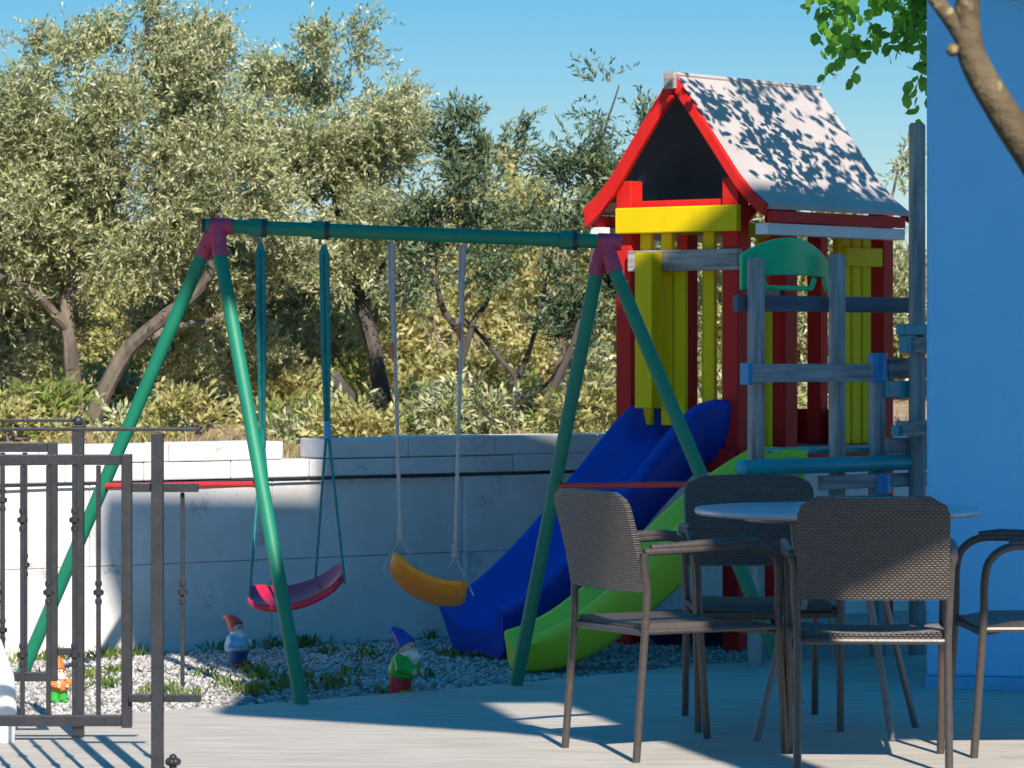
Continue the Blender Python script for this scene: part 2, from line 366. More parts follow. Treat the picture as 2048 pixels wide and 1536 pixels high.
def ellip(n_, shell=.55):
    d = RNG.normal(size=(n_, 3)); d /= np.linalg.norm(d, axis=1, keepdims=True)
    return d*(RNG.uniform(shell**3, 1, n_)**(1/3))[:, None], d
def crown(name, blobs, D, dens, ln, wd, m, parent, shape=LQ, twig=.20, per=14, up=.5, depth=1.0, clump=True):
    """blobs: (px, py, rx, ry) in photo pixels at distance D; twigs with leaf pairs spread through each blob's volume in clumps"""
    VV = []; FF = []; k = 0; s_ = D/F; off = np.array(parent.matrix_world_off)
    for b in blobs:
        px, py, rx, ry = b[:4]; mul = b[4] if len(b) > 4 else 1; dD = b[5] if len(b) > 5 else 0
        c = np.array(P(px, py, D+dD)); rad = np.array([rx*s_, min(rx, ry)*s_*depth, ry*s_])
        area = rx*ry/1e4; nt_ = max(3, int(area*dens*mul))
        # uneven density: twigs gather round random sub-centres
        nc = max(2, int(area*3.2)); sc_, _ = ellip(nc, .35)
        pick = RNG.integers(0, nc, nt_)
        loc = sc_[pick]+RNG.normal(size=(nt_, 3))*.20
        out = loc/(np.linalg.norm(loc, axis=1, keepdims=True)+1e-6)
        base = c+loc*rad
        td = out*.8+RNG.normal(size=(nt_, 3))*.55; td[:, 2] += up; td /= np.linalg.norm(td, axis=1, keepdims=True)
        tl = twig*RNG.uniform(.5, 1.4, nt_)
        t = np.tile(np.linspace(.05, 1, per), (nt_, 1))
        org = base[:, None]+td[:, None]*(t*tl[:, None])[:, :, None]
        org[:, :, 2] -= (t**2)*tl[:, None]*.22
        side = RNG.normal(size=(nt_, per, 3)); dr = td[:, None]*.75+side*.55
        org = org.reshape(-1, 3); dr = dr.reshape(-1, 3)
        v, f_ = leaves(org-off, dr, ln, wd, shape); VV.append(v); FF.append(f_+k); k += len(v)
    o = np_mesh(name, np.concatenate(VV), np.concatenate(FF), m, parent.ob); return o
def limb(mb, pts, r0, r1, n=8, wob=.02):
    q = spline(pts, 5); m = len(q)
    q = [p+Vector((noise.noise(p*3+Vector((7, 0, 0))), noise.noise(p*3+Vector((0, 9, 0))), 0))*wob for p in q]
    rs = [(r0+(r1-r0)*i/(m-1))*(1+.12*noise.noise(p*9)) for i, p in enumerate(q)]
    mb.tube(q, rs, n)
M_olive = leaf_mat('olive_leaves', [(.13, .19, .09), (.33, .38, .17), (.50, .51, .28), (.70, .66, .50), (.24, .30, .13), (.56, .56, .23), (.68, .62, .42)], .30, .45)
M_olive_d = leaf_mat('dark_olive_leaves', [(.05, .11, .07), (.11, .19, .11), (.20, .26, .15), (.34, .35, .18), (.08, .15, .08)], .32, .45)
M_scrub = leaf_mat('sunlit_scrub_leaves', [(.40, .38, .13), (.54, .48, .20), (.62, .54, .28), (.44, .44, .15), (.26, .29, .09)], .35, .6)
M_bankgreen = leaf_mat('bank_green_leaves', [(.16, .26, .05), (.26, .36, .08), (.36, .38, .12), (.30, .22, .12)], .35, .6)
M_bright = leaf_mat('fresh_green_leaves', [(.12, .34, .04), (.20, .48, .05), (.30, .58, .07), (.10, .28, .04)], .55, .4)

def tree(name, loc, label, limbs, blobs, D, dens, ln, wd, m, bark, group=None, **kw):
    r = Root(name, loc, label, 'tree', group)
    mb = MB()
    for (pts, r0, r1) in limbs: limb(mb, [P(*p) for p in pts], r0, r1)
    mb.build('trunk', bark, r, smooth=True)
    tag(crown('crown', blobs, D, dens, ln, wd, m, r, **kw), kind='stuff')
    return r
# large olive on the left
DA = 20.5
tree('olive_tree', P(155, 905, DA), 'large silvery olive tree with forked pale trunk left of the swing frame',
     [([(150, 910, DA), (150, 800, DA), (140, 690, DA), (135, 610, DA), (160, 530, DA+.1), (200, 440, DA+.2), (215, 330, DA+.3)], .055, .02),
      ([(160, 905, DA), (200, 800, DA-.1), (255, 700, DA-.2), (330, 630, DA-.3), (410, 560, DA-.3), (440, 420, DA-.2), (470, 300, DA)], .06, .015),
      ([(250, 710, DA-.2), (330, 660, DA), (420, 640, DA+.2), (470, 610, DA+.3)], .03, .01),
      ([(140, 660, DA), (70, 590, DA-.2), (0, 555, DA-.3), (-80, 500, DA-.3)], .03, .015),
      ([(200, 440, DA+.2), (260, 330, DA+.2), (265, 160, DA+.3), (270, 50, DA+.3)], .018, .005),
      ([(140, 620, DA), (80, 450, DA+.3), (50, 300, DA+.3), (60, 150, DA+.2)], .022, .005)],
     [(60, 300, 150, 150), (230, 260, 150, 150), (380, 230, 140, 140), (-60, 430, 180, 180), (90, 480, 170, 130), (280, 430, 160, 140), (430, 380, 140, 140),
      (-40, 650, 150, 130, 1, 0.75), (60, 690, 100, 100, 1, 0.75), (330, 540, 130, 90, 1, 0.75), (470, 540, 110, 100, 1, 0.75), (250, 560, 90, 70, .7, 0.75), (40, 780, 110, 60, 1, 0.75), (330, 780, 90, 60, .7, 0.75),
      (270, 60, 55, 80, .5), (240, 140, 70, 80, .8), (50, 130, 60, 60, .7), (170, 160, 70, 70, .6), (380, 120, 90, 70, .7), (480, 150, 60, 70, .7), (100, 580, 60, 60, .5, 0.75), (440, 640, 110, 80, 1, 0.75), (240, 640, 80, 60, .6, 0.75), (480, 760, 90, 60, .8, 1.2), (210, 790, 90, 55, .8, 1.5), (70, 820, 120, 40, .8, 1.0), (350, 690, 100, 70, .8, 1.0)],
     DA, 390, .043, .0115, M_olive, M_bark, per=17)
DB = 22.5
tree('olive_tree', P(780, 890, DB), 'silvery olive tree with dark leaning trunks behind the red swing',
     [([(800, 900, DB), (770, 800, DB), (745, 700, DB), (720, 600, DB+.1), (690, 480, DB+.2), (660, 330, DB+.3)], .065, .02),
      ([(755, 900, DB), (735, 840, DB), (690, 780, DB-.1), (665, 745, DB-.1)], .05, .035),
      ([(720, 900, DB-.1), (705, 830, DB-.2), (670, 760, DB-.3)], .045, .03),
      ([(725, 620, DB+.1), (780, 480, DB+.1), (800, 330, DB+.2)], .03, .008),
      ([(690, 480, DB+.2), (600, 350, DB), (560, 220, DB)], .022, .006),
      ([(600, 895, DB+.2), (560, 840, DB+.2), (500, 780, DB+.2), (470, 700, DB+.2)], .03, .012), ([(600, 895, DB+.2), (620, 800, DB+.3), (600, 700, DB+.3)], .025, .01)],
     [(560, 240, 120, 130), (670, 260, 130, 140), (735, 320, 95, 115), (600, 420, 150, 130), (740, 450, 110, 120), (540, 600, 130, 110, 1, 0.8), (650, 600, 120, 110, 1, 0.8), (620, 720, 110, 80, 1, 0.8),
      (460, 700, 100, 80, 1, 0.8), (690, 80, 45, 60, .5), (650, 130, 80, 70, .8), (560, 120, 60, 70, .8), (772, 190, 38, 70, .7), (778, 265, 45, 65, .8), (800, 430, 60, 85), (780, 600, 80, 80, .6, 0.8), (400, 800, 90, 50, .7, 0.8)],
     DB, 410, .045, .012, M_olive, M_bark_dark, per=17)
DC = 20.6
tree('olive_tree', P(1025, 885, DC), 'darker thin olive tree with forking grey stems behind the orange swing',
     [([(988, 895, DC), (985, 840, DC), (940, 790, DC), (922, 740, DC), (925, 680, DC), (890, 620, DC), (870, 560, DC), (830, 520, DC), (790, 480, DC)], .034, .008),
      ([(922, 720, DC), (950, 640, DC), (975, 600, DC+.1), (985, 500, DC+.1), (960, 380, DC+.2)], .022, .006),
      ([(875, 570, DC), (868, 500, DC), (840, 440, DC)], .014, .005),
      ([(1025, 895, DC+.3), (1025, 820, DC+.3), (1030, 760, DC+.3), (1000, 720, DC+.3), (960, 670, DC+.4), (930, 640, DC+.4)], .026, .008),
      ([(1030, 770, DC+.3), (1060, 690, DC+.3), (1080, 610, DC+.3), (1110, 480, DC+.3), (1130, 350, DC+.3)], .018, .005),
      ([(1055, 890, DC-.2), (1080, 830, DC-.2), (1110, 760, DC-.2), (1150, 680, DC-.2), (1180, 560, DC-.2), (1190, 400, DC-.1), (1210, 260, DC), (1235, 170, DC)], .030, .004),
      ([(1070, 860, DC-.2), (1110, 820, DC-.2), (1170, 790, DC-.2), (1240, 750, DC-.1), (1290, 700, DC-.1)], .024, .008),
      ([(1030, 800, DC+.3), (1090, 770, DC+.3), (1150, 700, DC+.2), (1220, 640, DC+.2)], .016, .006)],
     [(930, 300, 60, 60, .7), (900, 380, 75, 90, .9), (980, 400, 85, 80, .8), (960, 500, 90, 70, .5), (860, 500, 60, 70, .6), (1110, 300, 55, 50, .6), (1190, 300, 70, 70, .55), (1215, 200, 35, 55, .4), (1170, 390, 80, 70, .6),
      (1240, 420, 60, 80, .7), (1090, 450, 70, 60, .45), (1160, 540, 90, 80, .6), (1220, 620, 60, 90, .8), (1060, 560, 70, 60, .35), (1110, 660, 60, 50, .35), (1275, 290, 40, 50, .5), (1000, 320, 50, 50, .5), (1260, 520, 40, 80, .7)],
     DC, 300, .052, .014, M_olive_d, M_bark_dark)
DE = 24.0
tree('olive_tree', P(1600, 880, DE), 'sunlit olive tree seen between the slats of the playhouse',
     [([(1600, 890, DE), (1590, 780, DE), (1560, 650, DE), (1540, 500, DE)], .05, .015), ([(1590, 780, DE), (1680, 650, DE), (1760, 480, DE), (1795, 330, DE)], .03, .006)],
     [(1450, 620, 110, 130), (1560, 560, 120, 120), (1680, 600, 130, 120), (1790, 600, 120, 120), (1520, 440, 60, 60, .8), (1640, 490, 70, 60), (1790, 470, 70, 70, .8), (1795, 340, 28, 42, .8), (1600, 720, 150, 90), (1420, 470, 60, 60)],
     DE, 280, .060, .016, M_olive, M_bark)
def where(px):
    for lim, t in ((120, 'behind the forked olive trunk'), (330, 'beyond the iron gate post and left swing leg'), (520, 'behind the green swing legs'), (680, 'behind the red swing ropes'), (860, 'behind the dark leaning trunks'),
                   (1010, 'behind the orange swing ropes'), (1200, 'behind the forking grey stems'), (1480, 'behind the playhouse front posts'), (1700, 'behind the playhouse side slats'), (9999, 'beyond the playhouse and tall grey post')):
        if px < lim: return t
# scrub on the rising ground behind
random.seed(3)
for i in range(42):
    D = 24.5+(i % 4)*1.8+random.uniform(-.5, .5); px = -180+i*54+random.uniform(-30, 30); x = (px-1024)/F*D
    zb = hz(x, D); pyb = YH+(H-zb)*F/D; tall = random.uniform(130, 250)+(130 if 780 < px < 1420 else 0)
    r = Root('scrub_bush', P(px, pyb, D), 'dry yellow green bush on the slope '+where(px), 'bush', 'dry bushes on the slope behind the trees')
    mb = MB()
    for k in range(4):
        dx = random.uniform(-70, 70); limb(mb, [P(px+dx*.1, pyb+6, D), P(px+dx*.5, pyb-tall*.4, D), P(px+dx, pyb-tall*.8, D)], .02, .006, 6)
    mb.build('stems', M_bark, r, smooth=True)
    bl = [(px+random.uniform(-70, 70), pyb-tall*random.uniform(.05, .9), random.uniform(60, 100), random.uniform(50, 90)) for _ in range(6)]
    tag(crown('foliage', bl, D, 150, .075, .024, M_scrub, r, twig=.25, per=9), kind='stuff')
for i in range(26):
    D = (21.9+(i % 3)*.5) if i % 2 else (19.4+(i % 3)*.35); px = 0+i*62+random.uniform(-40, 40); D = D if i % 2 else max(D, wl(px).y+1.2); x = (px-1024)/F*D; pyb = YH+(H-hz(x, D))*F/D; tall = random.uniform(70, 120)*(1 if i % 2 else .6)
    r = Root('low_shrub', P(px, pyb, D), 'low straw coloured shrub on the bank '+where(px), 'shrub', 'low shrubs on the bank above the wall')
    mb = MB()
    for k in range(3): dx = random.uniform(-50, 50); limb(mb, [P(px+dx*.1, pyb+5, D), P(px+dx*.5, pyb-tall*.4, D), P(px+dx, pyb-tall*.8, D)], .012, .004, 6)
    mb.build('stems', M_bark, r, smooth=True)
    bl = [(px+random.uniform(-60, 60), pyb-tall*random.uniform(.2, .8), random.uniform(50, 80), random.uniform(30, 50)) for _ in range(4)]
    tag(crown('foliage', bl, D, 170, .06, .02, (M_scrub, M_olive, M_bankgreen)[i % 3], r, twig=.18, per=9), kind='stuff')
# broadleaf tree behind the house corner: a low spray shows against the sky, its crown dapples the playhouse roof
DL = 15.4
tl = Vector((3.15, 16.3, -.03))
r = Root('broadleaf_tree', tl, 'fresh green broadleaf tree whose low spray hangs past the house edge', 'tree')
mb = MB()
limb(mb, [tl, tl+Vector((-.05, -.05, 1.2)), tl+Vector((.0, -.2, 2.4)), tl+Vector((-.15, -.5, 3.7)), tl+Vector((-.1, -.6, 5.0))], .10, .03, 10)
limb(mb, [tl+Vector((0, -.2, 2.3)), tl+Vector((-.45, -.5, 2.95)), tl+Vector((-1.0, -.75, 3.05)), tl+Vector((-1.45, -.9, 2.75))], .035, .006)
limb(mb, [tl+Vector((0, -.2, 2.4)), tl+Vector((-.6, -.6, 3.3)), tl+Vector((-1.3, -.9, 3.7))], .035, .008)
limb(mb, [tl+Vector((-.1, -.4, 3.3)), tl+Vector((.5, -.9, 4.3)), tl+Vector((.9, -1.1, 5.0))], .035, .008)
mb.build('trunk', M_bark, r, smooth=True)
def crown3(name, blobs, n_each, ln, wd, m, root, shape=LB, twig=.22, per=7):
    VV = []; FF = []; k = 0; off = np.array(root.matrix_world_off)
    for (c, rad, n_) in blobs:
        nc = max(3, n_//14); sc_, _ = ellip(nc, .3); loc = sc_[RNG.integers(0, nc, n_)]+RNG.normal(size=(n_, 3))*.14
        base = np.array(c)+loc*np.array(rad); td = loc+RNG.normal(size=(n_, 3))*.5; td[:, 2] -= .15; td /= np.linalg.norm(td, axis=1, keepdims=True)
        t = np.tile(np.linspace(.1, 1, per), (n_, 1)); org = base[:, None]+td[:, None]*(t*twig)[:, :, None]
        dr = td[:, None]*.5+RNG.normal(size=(n_, per, 3))*.6; dr[:, :, 2] -= .25
        v, f_ = leaves(org.reshape(-1, 3)-off, dr.reshape(-1, 3), ln, wd, shape); VV.append(v); FF.append(f_+k); k += len(v)
    return np_mesh(name, np.concatenate(VV), np.concatenate(FF), m, root.ob)
def pb(px, py, D, rad, n_): return (tuple(P(px, py, D)), rad, n_)
bl = [pb(1700, 8, DL, (.11, .15, .05), 10), pb(1745, 50, DL, (.08, .12, .08), 9), pb(1795, 40, DL, (.10, .15, .10), 14), pb(1815, 105, DL, (.08, .12, .08), 10), pb(1840, 60, DL, (.08, .15, .12), 12), pb(1838, 135, DL, (.05, .12, .05), 6)]
for (x, y, z, rr, n_) in [(1.55, 15.5, 3.15, .42, 40), (1.95, 15.3, 3.7, .55, 44), (2.5, 15.6, 4.3, .6, 70), (1.35, 15.0, 3.75, .38, 30), (2.3, 15.2, 4.9, .6, 70), (3.2, 15.6, 4.9, .7, 90), (3.6, 15.5, 4.1, .6, 90), (2.9, 15.5, 5.7, .7, 140), (1.85, 15.9, 3.2, .36, 30), (3.0, 16.4, 4.4, .6, 120), (1.75, 15.1, 4.35, .45, 20)]:
    bl.append(((x, y, z), (rr, rr, rr*.8), n_))
tag(crown3('crown', bl, 0, .062, .048, M_bright, r), kind='stuff')
# blurred branch close to the house, in the foreground
DF = 7.2
tb = P(2330, 1200, DF); tb.z = 0
r = Root('foreground_tree', (tb.x, tb.y, 0), 'bare mottled brown tree limb arching across the pale blue house wall', 'tree')
mb = MB()
limb(mb, [Vector((tb.x, tb.y, 0)), P(2310, 900, DF), P(2230, 600, DF), P(2090, 350, DF), P(2010, 230, DF), P(1945, 120, DF), P(1930, 40, DF), P(1928, -80, DF), P(1880, -300, DF)], .052, .017, 12, .01)
limb(mb, [P(1945, 110, DF), P(1915, 60, DF), P(1870, 0, DF), P(1800, -90, DF)], .022, .012, 10, .005)
mb.ball(P(1905, 100, DF-.01), .014); mb.build('trunk', M_bark_lichen, r, smooth=True)
# weeds in the gravel
def weeds():
    V = []; Fc = []; k = 0
    spots = []
    for i in range(28):
        px = RNG.uniform(-40, 860); spots.append((wl(px)+WN*RNG.uniform(.03, .16), RNG.uniform(.02, .07), 26))
    for (px, py, n_) in [(90, 1345, 40), (230, 1335, 60), (215, 1360, 50), (330, 1370, 60), (370, 1378, 50), (300, 1375, 40), (500, 1335, 80), (520, 1345, 60), (480, 1372, 60), (540, 1368, 50), (510, 1378, 40), (655, 1352, 40), (650, 1365, 40), (700, 1338, 26), (900, 1300, 34), (915, 1302, 30), (740, 1300, 40), (650, 1295, 30), (170, 1345, 40), (140, 1370, 40), (600, 1345, 30), (790, 1372, 20), (770, 1378, 22), (560, 1360, 30), (860, 1345, 14), (1380, 1290, 24), (450, 1360, 40), (400, 1340, 30), (690, 1360, 20), (720, 1310, 18)]:
        spots.append((G(px, py), .05, n_))
    for (p, rad, n_) in spots:
        for j in range(n_):
            a = RNG.uniform(0, 6.28); rr = rad*RNG.uniform(0, 1)**.5*1.6; b = np.array([p.x+math.cos(a)*rr, p.y+math.sin(a)*rr, -.03])
            L = RNG.uniform(.03, .085); d = np.array([RNG.normal()*.5, RNG.normal()*.5, 1]); d /= np.linalg.norm(d)
            sd = np.array([-math.sin(a), math.cos(a), 0])*RNG.uniform(.004, .010)
            V += [b-sd*.5, b+sd*.5, b+d*L*.6+sd, b+d*L+np.array([0, 0, -.01])]; Fc.append((k, k+1, k+2, k+3)); k += 4
    return np.array(V), np.array(Fc)
M_weed = leaf_mat('weed_leaves', [(.04, .10, .02), (.09, .17, .03), (.18, .24, .05), (.28, .30, .08)], .35, .6)
tag(np_mesh('weeds', *weeds(), M_weed), 'scattered green weeds growing in the gravel along the wall', 'weeds', kind='stuff')
def grass():
    V = []; Fc = []; k = 0
    for i in range(4200):
        px = RNG.uniform(-100, 1900); s_ = RNG.uniform(.05, 5)**1.0; p = wl(px); b = np.array([p.x, p.y+s_, 0]); b[2] = hz(b[0], b[1])-.01
        L = RNG.uniform(.03, .11); d = np.array([RNG.normal()*.5, RNG.normal()*.4, 1]); d /= np.linalg.norm(d); a = RNG.uniform(0, 6.28)
        sd = np.array([-math.sin(a), math.cos(a), 0])*RNG.uniform(.006, .012)
        V += [b-sd*.5, b+sd*.5, b+d*L*.6+sd*.6, b+d*L]; Fc.append((k, k+1, k+2, k+3)); k += 4
    return np.array(V), np.array(Fc)
M_dry = leaf_mat('dry_grass_blades', [(.34, .22, .12), (.48, .36, .20), (.26, .28, .08), (.42, .24, .15), (.14, .24, .04), (.30, .20, .12)], .3, .7)
tag(np_mesh('dry_grass', *grass(), M_dry), 'dry straw grass on the bank above the wall', 'grass', kind='stuff')

# ================================================================== SWING SET
LR = .0285
aL = P(430, 452, 13.95); aR = P(1205, 483, 13.81)
feet = {'fl': G(605, 1408), 'bl': G(38, 1352), 'br': G(1030, 1370), 'fr': G(1598, 1405)}
for k in feet: feet[k].z = -.02
bd = (aR-aL).normalized()
sw = Root('swing_set', (aL+aR)/2*Vector((1, 1, 0)) if False else Vector(((aL.x+aR.x)/2, (aL.y+aR.y)/2, 0)), 'green steel swing frame with magenta corner brackets on the gravel', 'swing set')
mb = MB(); mb.tube([aL-bd*.035, aL+bd*.3, (aL+aR)/2, aR-bd*.3, aR+bd*.03], LR, 16)
cbar = mb.build('crossbar', M_green, sw, smooth=True)
mb = MB(); mb.tube([aL-bd*.05, aL-bd*.033], LR*.98, 14); mb.build('end_cap', M_black, Sub(cbar, sw), smooth=True)
tops = {}
for k, ap, sgn in (('fl', aL, .045), ('bl', aL, -.03), ('br', aR, -.03), ('fr', aR, .045)):
    tops[k] = ap+(feet[k]-ap)*Vector((.03, .03, .02)).x+Vector((0, -.0, 0))
    mb = MB(); d = feet[k]-ap
    mb.tube([ap+d*.045, ap+d*.35, ap+d*.7, feet[k]], LR*.97, 14); mb.build('leg', M_green, sw, smooth=True)
for ap, ks in ((aL, ('fl', 'bl')), (aR, ('fr', 'br'))):
    mb = MB(); mb.tube([ap-bd*.035+bd*.018, ap+bd*.075], LR*1.16, 14)
    for k in ks:
        d = (feet[k]-ap); L = d.length; d.normalize()
        st = ap+bd*.02; mb.tube([st, st.lerp(ap+d*.07, .8), ap+d*.132], [LR*1.14, LR*1.16, LR*1.14], 12)
    br = mb.build('bracket', M_pink, sw, smooth=True)
    for k in ks:
        d = (feet[k]-ap).normalized(); q = ap+d*.1
        mb = MB(); mb.ball(q+Vector((0, -LR*1.15, 0)), .007, 8); mb.build('bolt', M_steel, Sub(br, sw), smooth=True)
def onleg(k, y0):                          # the point of a leg that is seen at photo row y0
    ap = aL if k in ('fl', 'bl') else aR; lo, hi = 0, 1
    for _ in range(40):
        t = (lo+hi)/2; p = ap.lerp(feet[k], t); y = YH+(H-p.z)*F/p.y
        lo, hi = (t, hi) if y < y0 else (lo, t)
    return p
for a, b in (('bl', 'fl'), ('br', 'fr')):
    p, q = onleg(a, 972), onleg(b, 968); mb = MB(); d = (q-p).normalized()
    mb.tube([p+d*.012, p+d*.06, q-d*.06, q-d*.012], [.016, .0125, .0125, .016], 10); mb.build('brace', M_red_thin, sw, smooth=True)
def onbar(px):
    lo, hi = -.1, 1.1
    for _ in range(40):
        t = (lo+hi)/2; p = aL.lerp(aR, t); x = 1024+p.x*F/p.y
        lo, hi = (t, hi) if x < px else (lo, t)
    return p
for px in (515, 640, 1136):
    c = onbar(px); mb = MB(); mb.tube([c-bd*.032, c+bd*.022], LR*1.30, 8); cl = mb.build('clamp', M_green, sw, smooth=True)
    mb = MB(); mb.tube([c+bd*.0225, c+bd*.038], LR*1.34, 10); mb.build('clamp_ring', M_black, Sub(cl, sw), smooth=True)
    mb = MB(); mb.tube([c+Vector((0, 0, -LR)), c+Vector((0, 0, -LR-.03))], .006, 8); mb.build('eye', M_steel, Sub(cl, sw))

def swing_seat(cl_, cr_, m, name, root, depth=.17, dv=None, sag=.055, thick=.026, ext=1.42):
    """curved moulded plank hung between the points cl_ and cr_"""
    ax = (cr_-cl_); L = ax.length; ax.normalize(); up = Vector((0, 0, 1)); up = (up-ax*up.dot(ax)).normalized(); dv = (dv-ax*dv.dot(ax)).normalized()
    nu, nv = 18, 6; top = []; bot = []
    for i in range(nu+1):
        t = i/nu*2-1; s_ = t*ext
        for j in range(nv+1):
            q = j/nv*2-1
            wv = depth/2*(1-.35*max(0, abs(t)-.82)/.18)
            p = (cl_+cr_)/2+ax*(s_*L/2)+dv*(q*wv)+up*(sag*(abs(t)**2.1)-sag*.92+.012*q*q)
            top.append(p+up*thick/2); bot.append(p-up*thick/2*(1-.5*(abs(q) > .9)))
    mb = MB(); k = len(top); fs = []
    def id_(i, j): return i*(nv+1)+j
    for i in range(nu):
        for j in range(nv):
            fs.append((id_(i, j), id_(i+1, j), id_(i+1, j+1), id_(i, j+1))); fs.append((k+id_(i, j), k+id_(i, j+1), k+id_(i+1, j+1), k+id_(i+1, j)))
    for i in range(nu):
        for j in (0, nv): fs.append((id_(i, j), id_(i+1, j), k+id_(i+1, j), k+id_(i, j)))
    for j in range(nv):
        for i in (0, nu): fs.append((id_(i, j), id_(i, j+1), k+id_(i, j+1), k+id_(i, j)))
    mb.add(top+bot, fs); o = mb.build(name, m, root, bevel=.006); shade(o, 60)
    return o
# red swing
fd = (feet['fl']-feet['bl']); fd.z = 0; fd.normalize()
b1, b2 = onbar(521), onbar(648); dz0 = Vector((0, 0, -LR-.03))
sL = P(528, 1192, b1.y-.02); sR = P(660, 1158, b2.y-.02)
r1 = Root('swing', (b1+b2)/2, 'crimson plastic swing seat hung on green ropes', 'swing', None)
r1.ob.location.z = 0; r1.matrix_world_off = Vector(((b1.x+b2.x)/2, (b1.y+b2.y)/2, 0))
swing_seat(sL, sR, M_redpl, 'seat', r1, .22, fd, .052, .034)
for b_, s_, sp in ((b1, sL, .022), (b2, sR, .022)):
    mid = (b_+dz0).lerp(s_, .58)
    mb = MB()
    for q in (-1, 1):
        mb.tube([b_+dz0, (b_+dz0).lerp(mid, .05)+bd*.010*q, (b_+dz0).lerp(mid, .5)+bd*.010*q, mid+bd*.006*q, s_+fd*.085*q+Vector((0, 0, -.014))], [.009, .011, .010, .006, .005], 8)
    mb.build('rope', M_rope_g, r1, smooth=True)
    mb = MB(); mb.tube([mid+Vector((0, 0, .07)), mid-Vector((0, 0, .0))], .014, 10); mb.build('rope_clip', M_sky_pl if s_ is sR else M_rope_g, r1, smooth=True)
# orange swing
b1, b2 = onbar(783), onbar(928); dz0 = Vector((0, 0, -LR))
sL = P(803, 1140, b1.y-.03); sR = P(908, 1185, b2.y-.03)
r2 = Root('swing', Vector(((b1.x+b2.x)/2, (b1.y+b2.y)/2, 0)), 'orange plastic swing seat hung on pale sleeved ropes', 'swing')
so_ = swing_seat(sL+Vector((0, 0, .0)), sR, M_orange, 'seat', r2, .22, fd, .045, .036)
for b_, s_, yk, ys in ((b1, sL, 1075, 690), (b2, sR, 1112, 650)):
    kn = P(0, yk, b_.y); kn = b_.lerp(s_, (b_.z-kn.z)/(b_.z-s_.z)); sl_ = b_.lerp(s_, (b_.z-P(0, ys, b_.y).z)/(b_.z-s_.z))
    mb = MB(); mb.tube([b_+dz0*.5, b_.lerp(kn, .5), kn], .0075, 8); mb.build('rope', M_rope, r2, smooth=True)
    mb = MB(); mb.tube([b_.lerp(sl_, .12)+bd*.004, b_.lerp(sl_, .5)-bd*.003, sl_], [.008, .010, .009], 8)
    mb.tube([b_.lerp(sl_, .10)-bd*.014, b_.lerp(sl_, .6)-bd*.013], [.006, .005], 6); mb.build('rope_sleeve', M_sleeve, r2, smooth=True)
    mb = MB(); mb.tube([sl_+Vector((-.006, -.004, .01)), sl_+Vector((-.012, -.006, -.03)), sl_+Vector((-.006, -.004, -.065))], [.004, .013, .003], 8); mb.build('tag', M_tag, r2, smooth=True)
    mb = MB(); mb.tube([kn+Vector((0, 0, .05)), kn+Vector((0, 0, -.005))], [.013, .015], 10); mb.build('coupling', M_sleeve, r2, smooth=True)
    for q in (-1, 1):
        mb = MB(); mb.tube([kn, s_+bd*.034*q+fd*.06*q+Vector((0, 0, -.008))], .0035, 6); mb.build('cord', M_rope, r2)

# ================================================================== PLAYHOUSE
PC = Vector((.787, 16.22, 0)); PU = Vector((.772, -.635, 0)); PV = Vector((.635, .772, 0)); UPV = Vector((0, 0, 1))
def ph(u, v, z): return PC+PU*u+PV*v+UPV*z
ROTP = Matrix((PU, PV, UPV)).transposed()
pr = Root('playhouse', ph(0, .6, 0), 'red and yellow wooden playhouse tower with white gabled roof', 'playhouse')
def pbox(name, m, u0, u1, v0, v1, z0, z1, bevel=.006, root=None):
    return MB().box(ph((u0+u1)/2, (v0+v1)/2, (z0+z1)/2), (u1-u0, v1-v0, z1-z0), ROTP).build(name, m, root or pr, bevel=bevel)
p_ = .045
for (u, v, top) in ((-.307, 0, 2.14), (.307, 0, 2.14), (.307, 1.20, 2.05), (-.307, 1.20, 2.05)):
    pbox('post', M_red, u-p_, u+p_, v-p_, v+p_, -.03, top)
pbox('post', M_red, .262, .352, .33, .43, -.03, 2.05)
pbox('post', M_red, -.345, -.275, .42, .50, .90, 2.0)
pbox('post', M_red, -.10, -.02, 1.16, 1.23, .90, 2.0)
dk = pbox('deck', mat('deck_boards', (.17, .15, .14), .8, .2, 6, .3, 20), -.26, .26, -.02, 1.22, .855, .89)
pbox('skirt_board', M_red, -.352, .352, -.075, -.048, .79, .90); pbox('skirt_board', M_red, .355, .380, -.05, 1.24, .79, .90)
pbox('skirt_board', M_red, -.380, -.355, -.05, 1.24, .79, .90); pbox('low_board', M_red, -.26, .26, 1.247, 1.272, .87, 1.06)
# front (gable) side
pbox('cross_rail', M_red, -.26, .26, -.028, .028, 2.005, 2.045)
pbox('name_board', M_yellow, -.325, .375, -.088, -.050, 1.892, 2.012)
for u in (-.195, -.072, .17): pbox('slat', M_yellow, u-.032, u+.032, -.024, .004, .90 if u > 0 else 1.0, 1.90)
pbox('post', M_yellow, -.150, -.050, -.165, -.085, 1.08, 1.80)
pbox('slat', M_yellow, -.03, .035, -.024, .004, 1.0, 1.72)
pbox('rail', M_greyh, -.26, .37, -.078, -.032, 1.715, 1.812)
# left side
for v in (.62, .78, .93, 1.06): pbox('slat', M_yellow, -.318, -.292, v-.034, v+.034, .91, 1.98)
pbox('rail', M_yellow, -.290, -.265, .05, 1.15, 1.90, 1.97)
# right side
for v in (.88, .97, 1.06): pbox('slat', M_yellow, .296, .322, v-.036, v+.036, .90, 1.95)
pbox('slat', M_yellow, .296, .322, .235, .275, .90, 1.64); pbox('rail', M_yellow, .324, .350, .84, 1.155, 1.75, 1.84); pbox('rail', M_greyh, .30, .335, .05, .32, 1.58, 1.64)
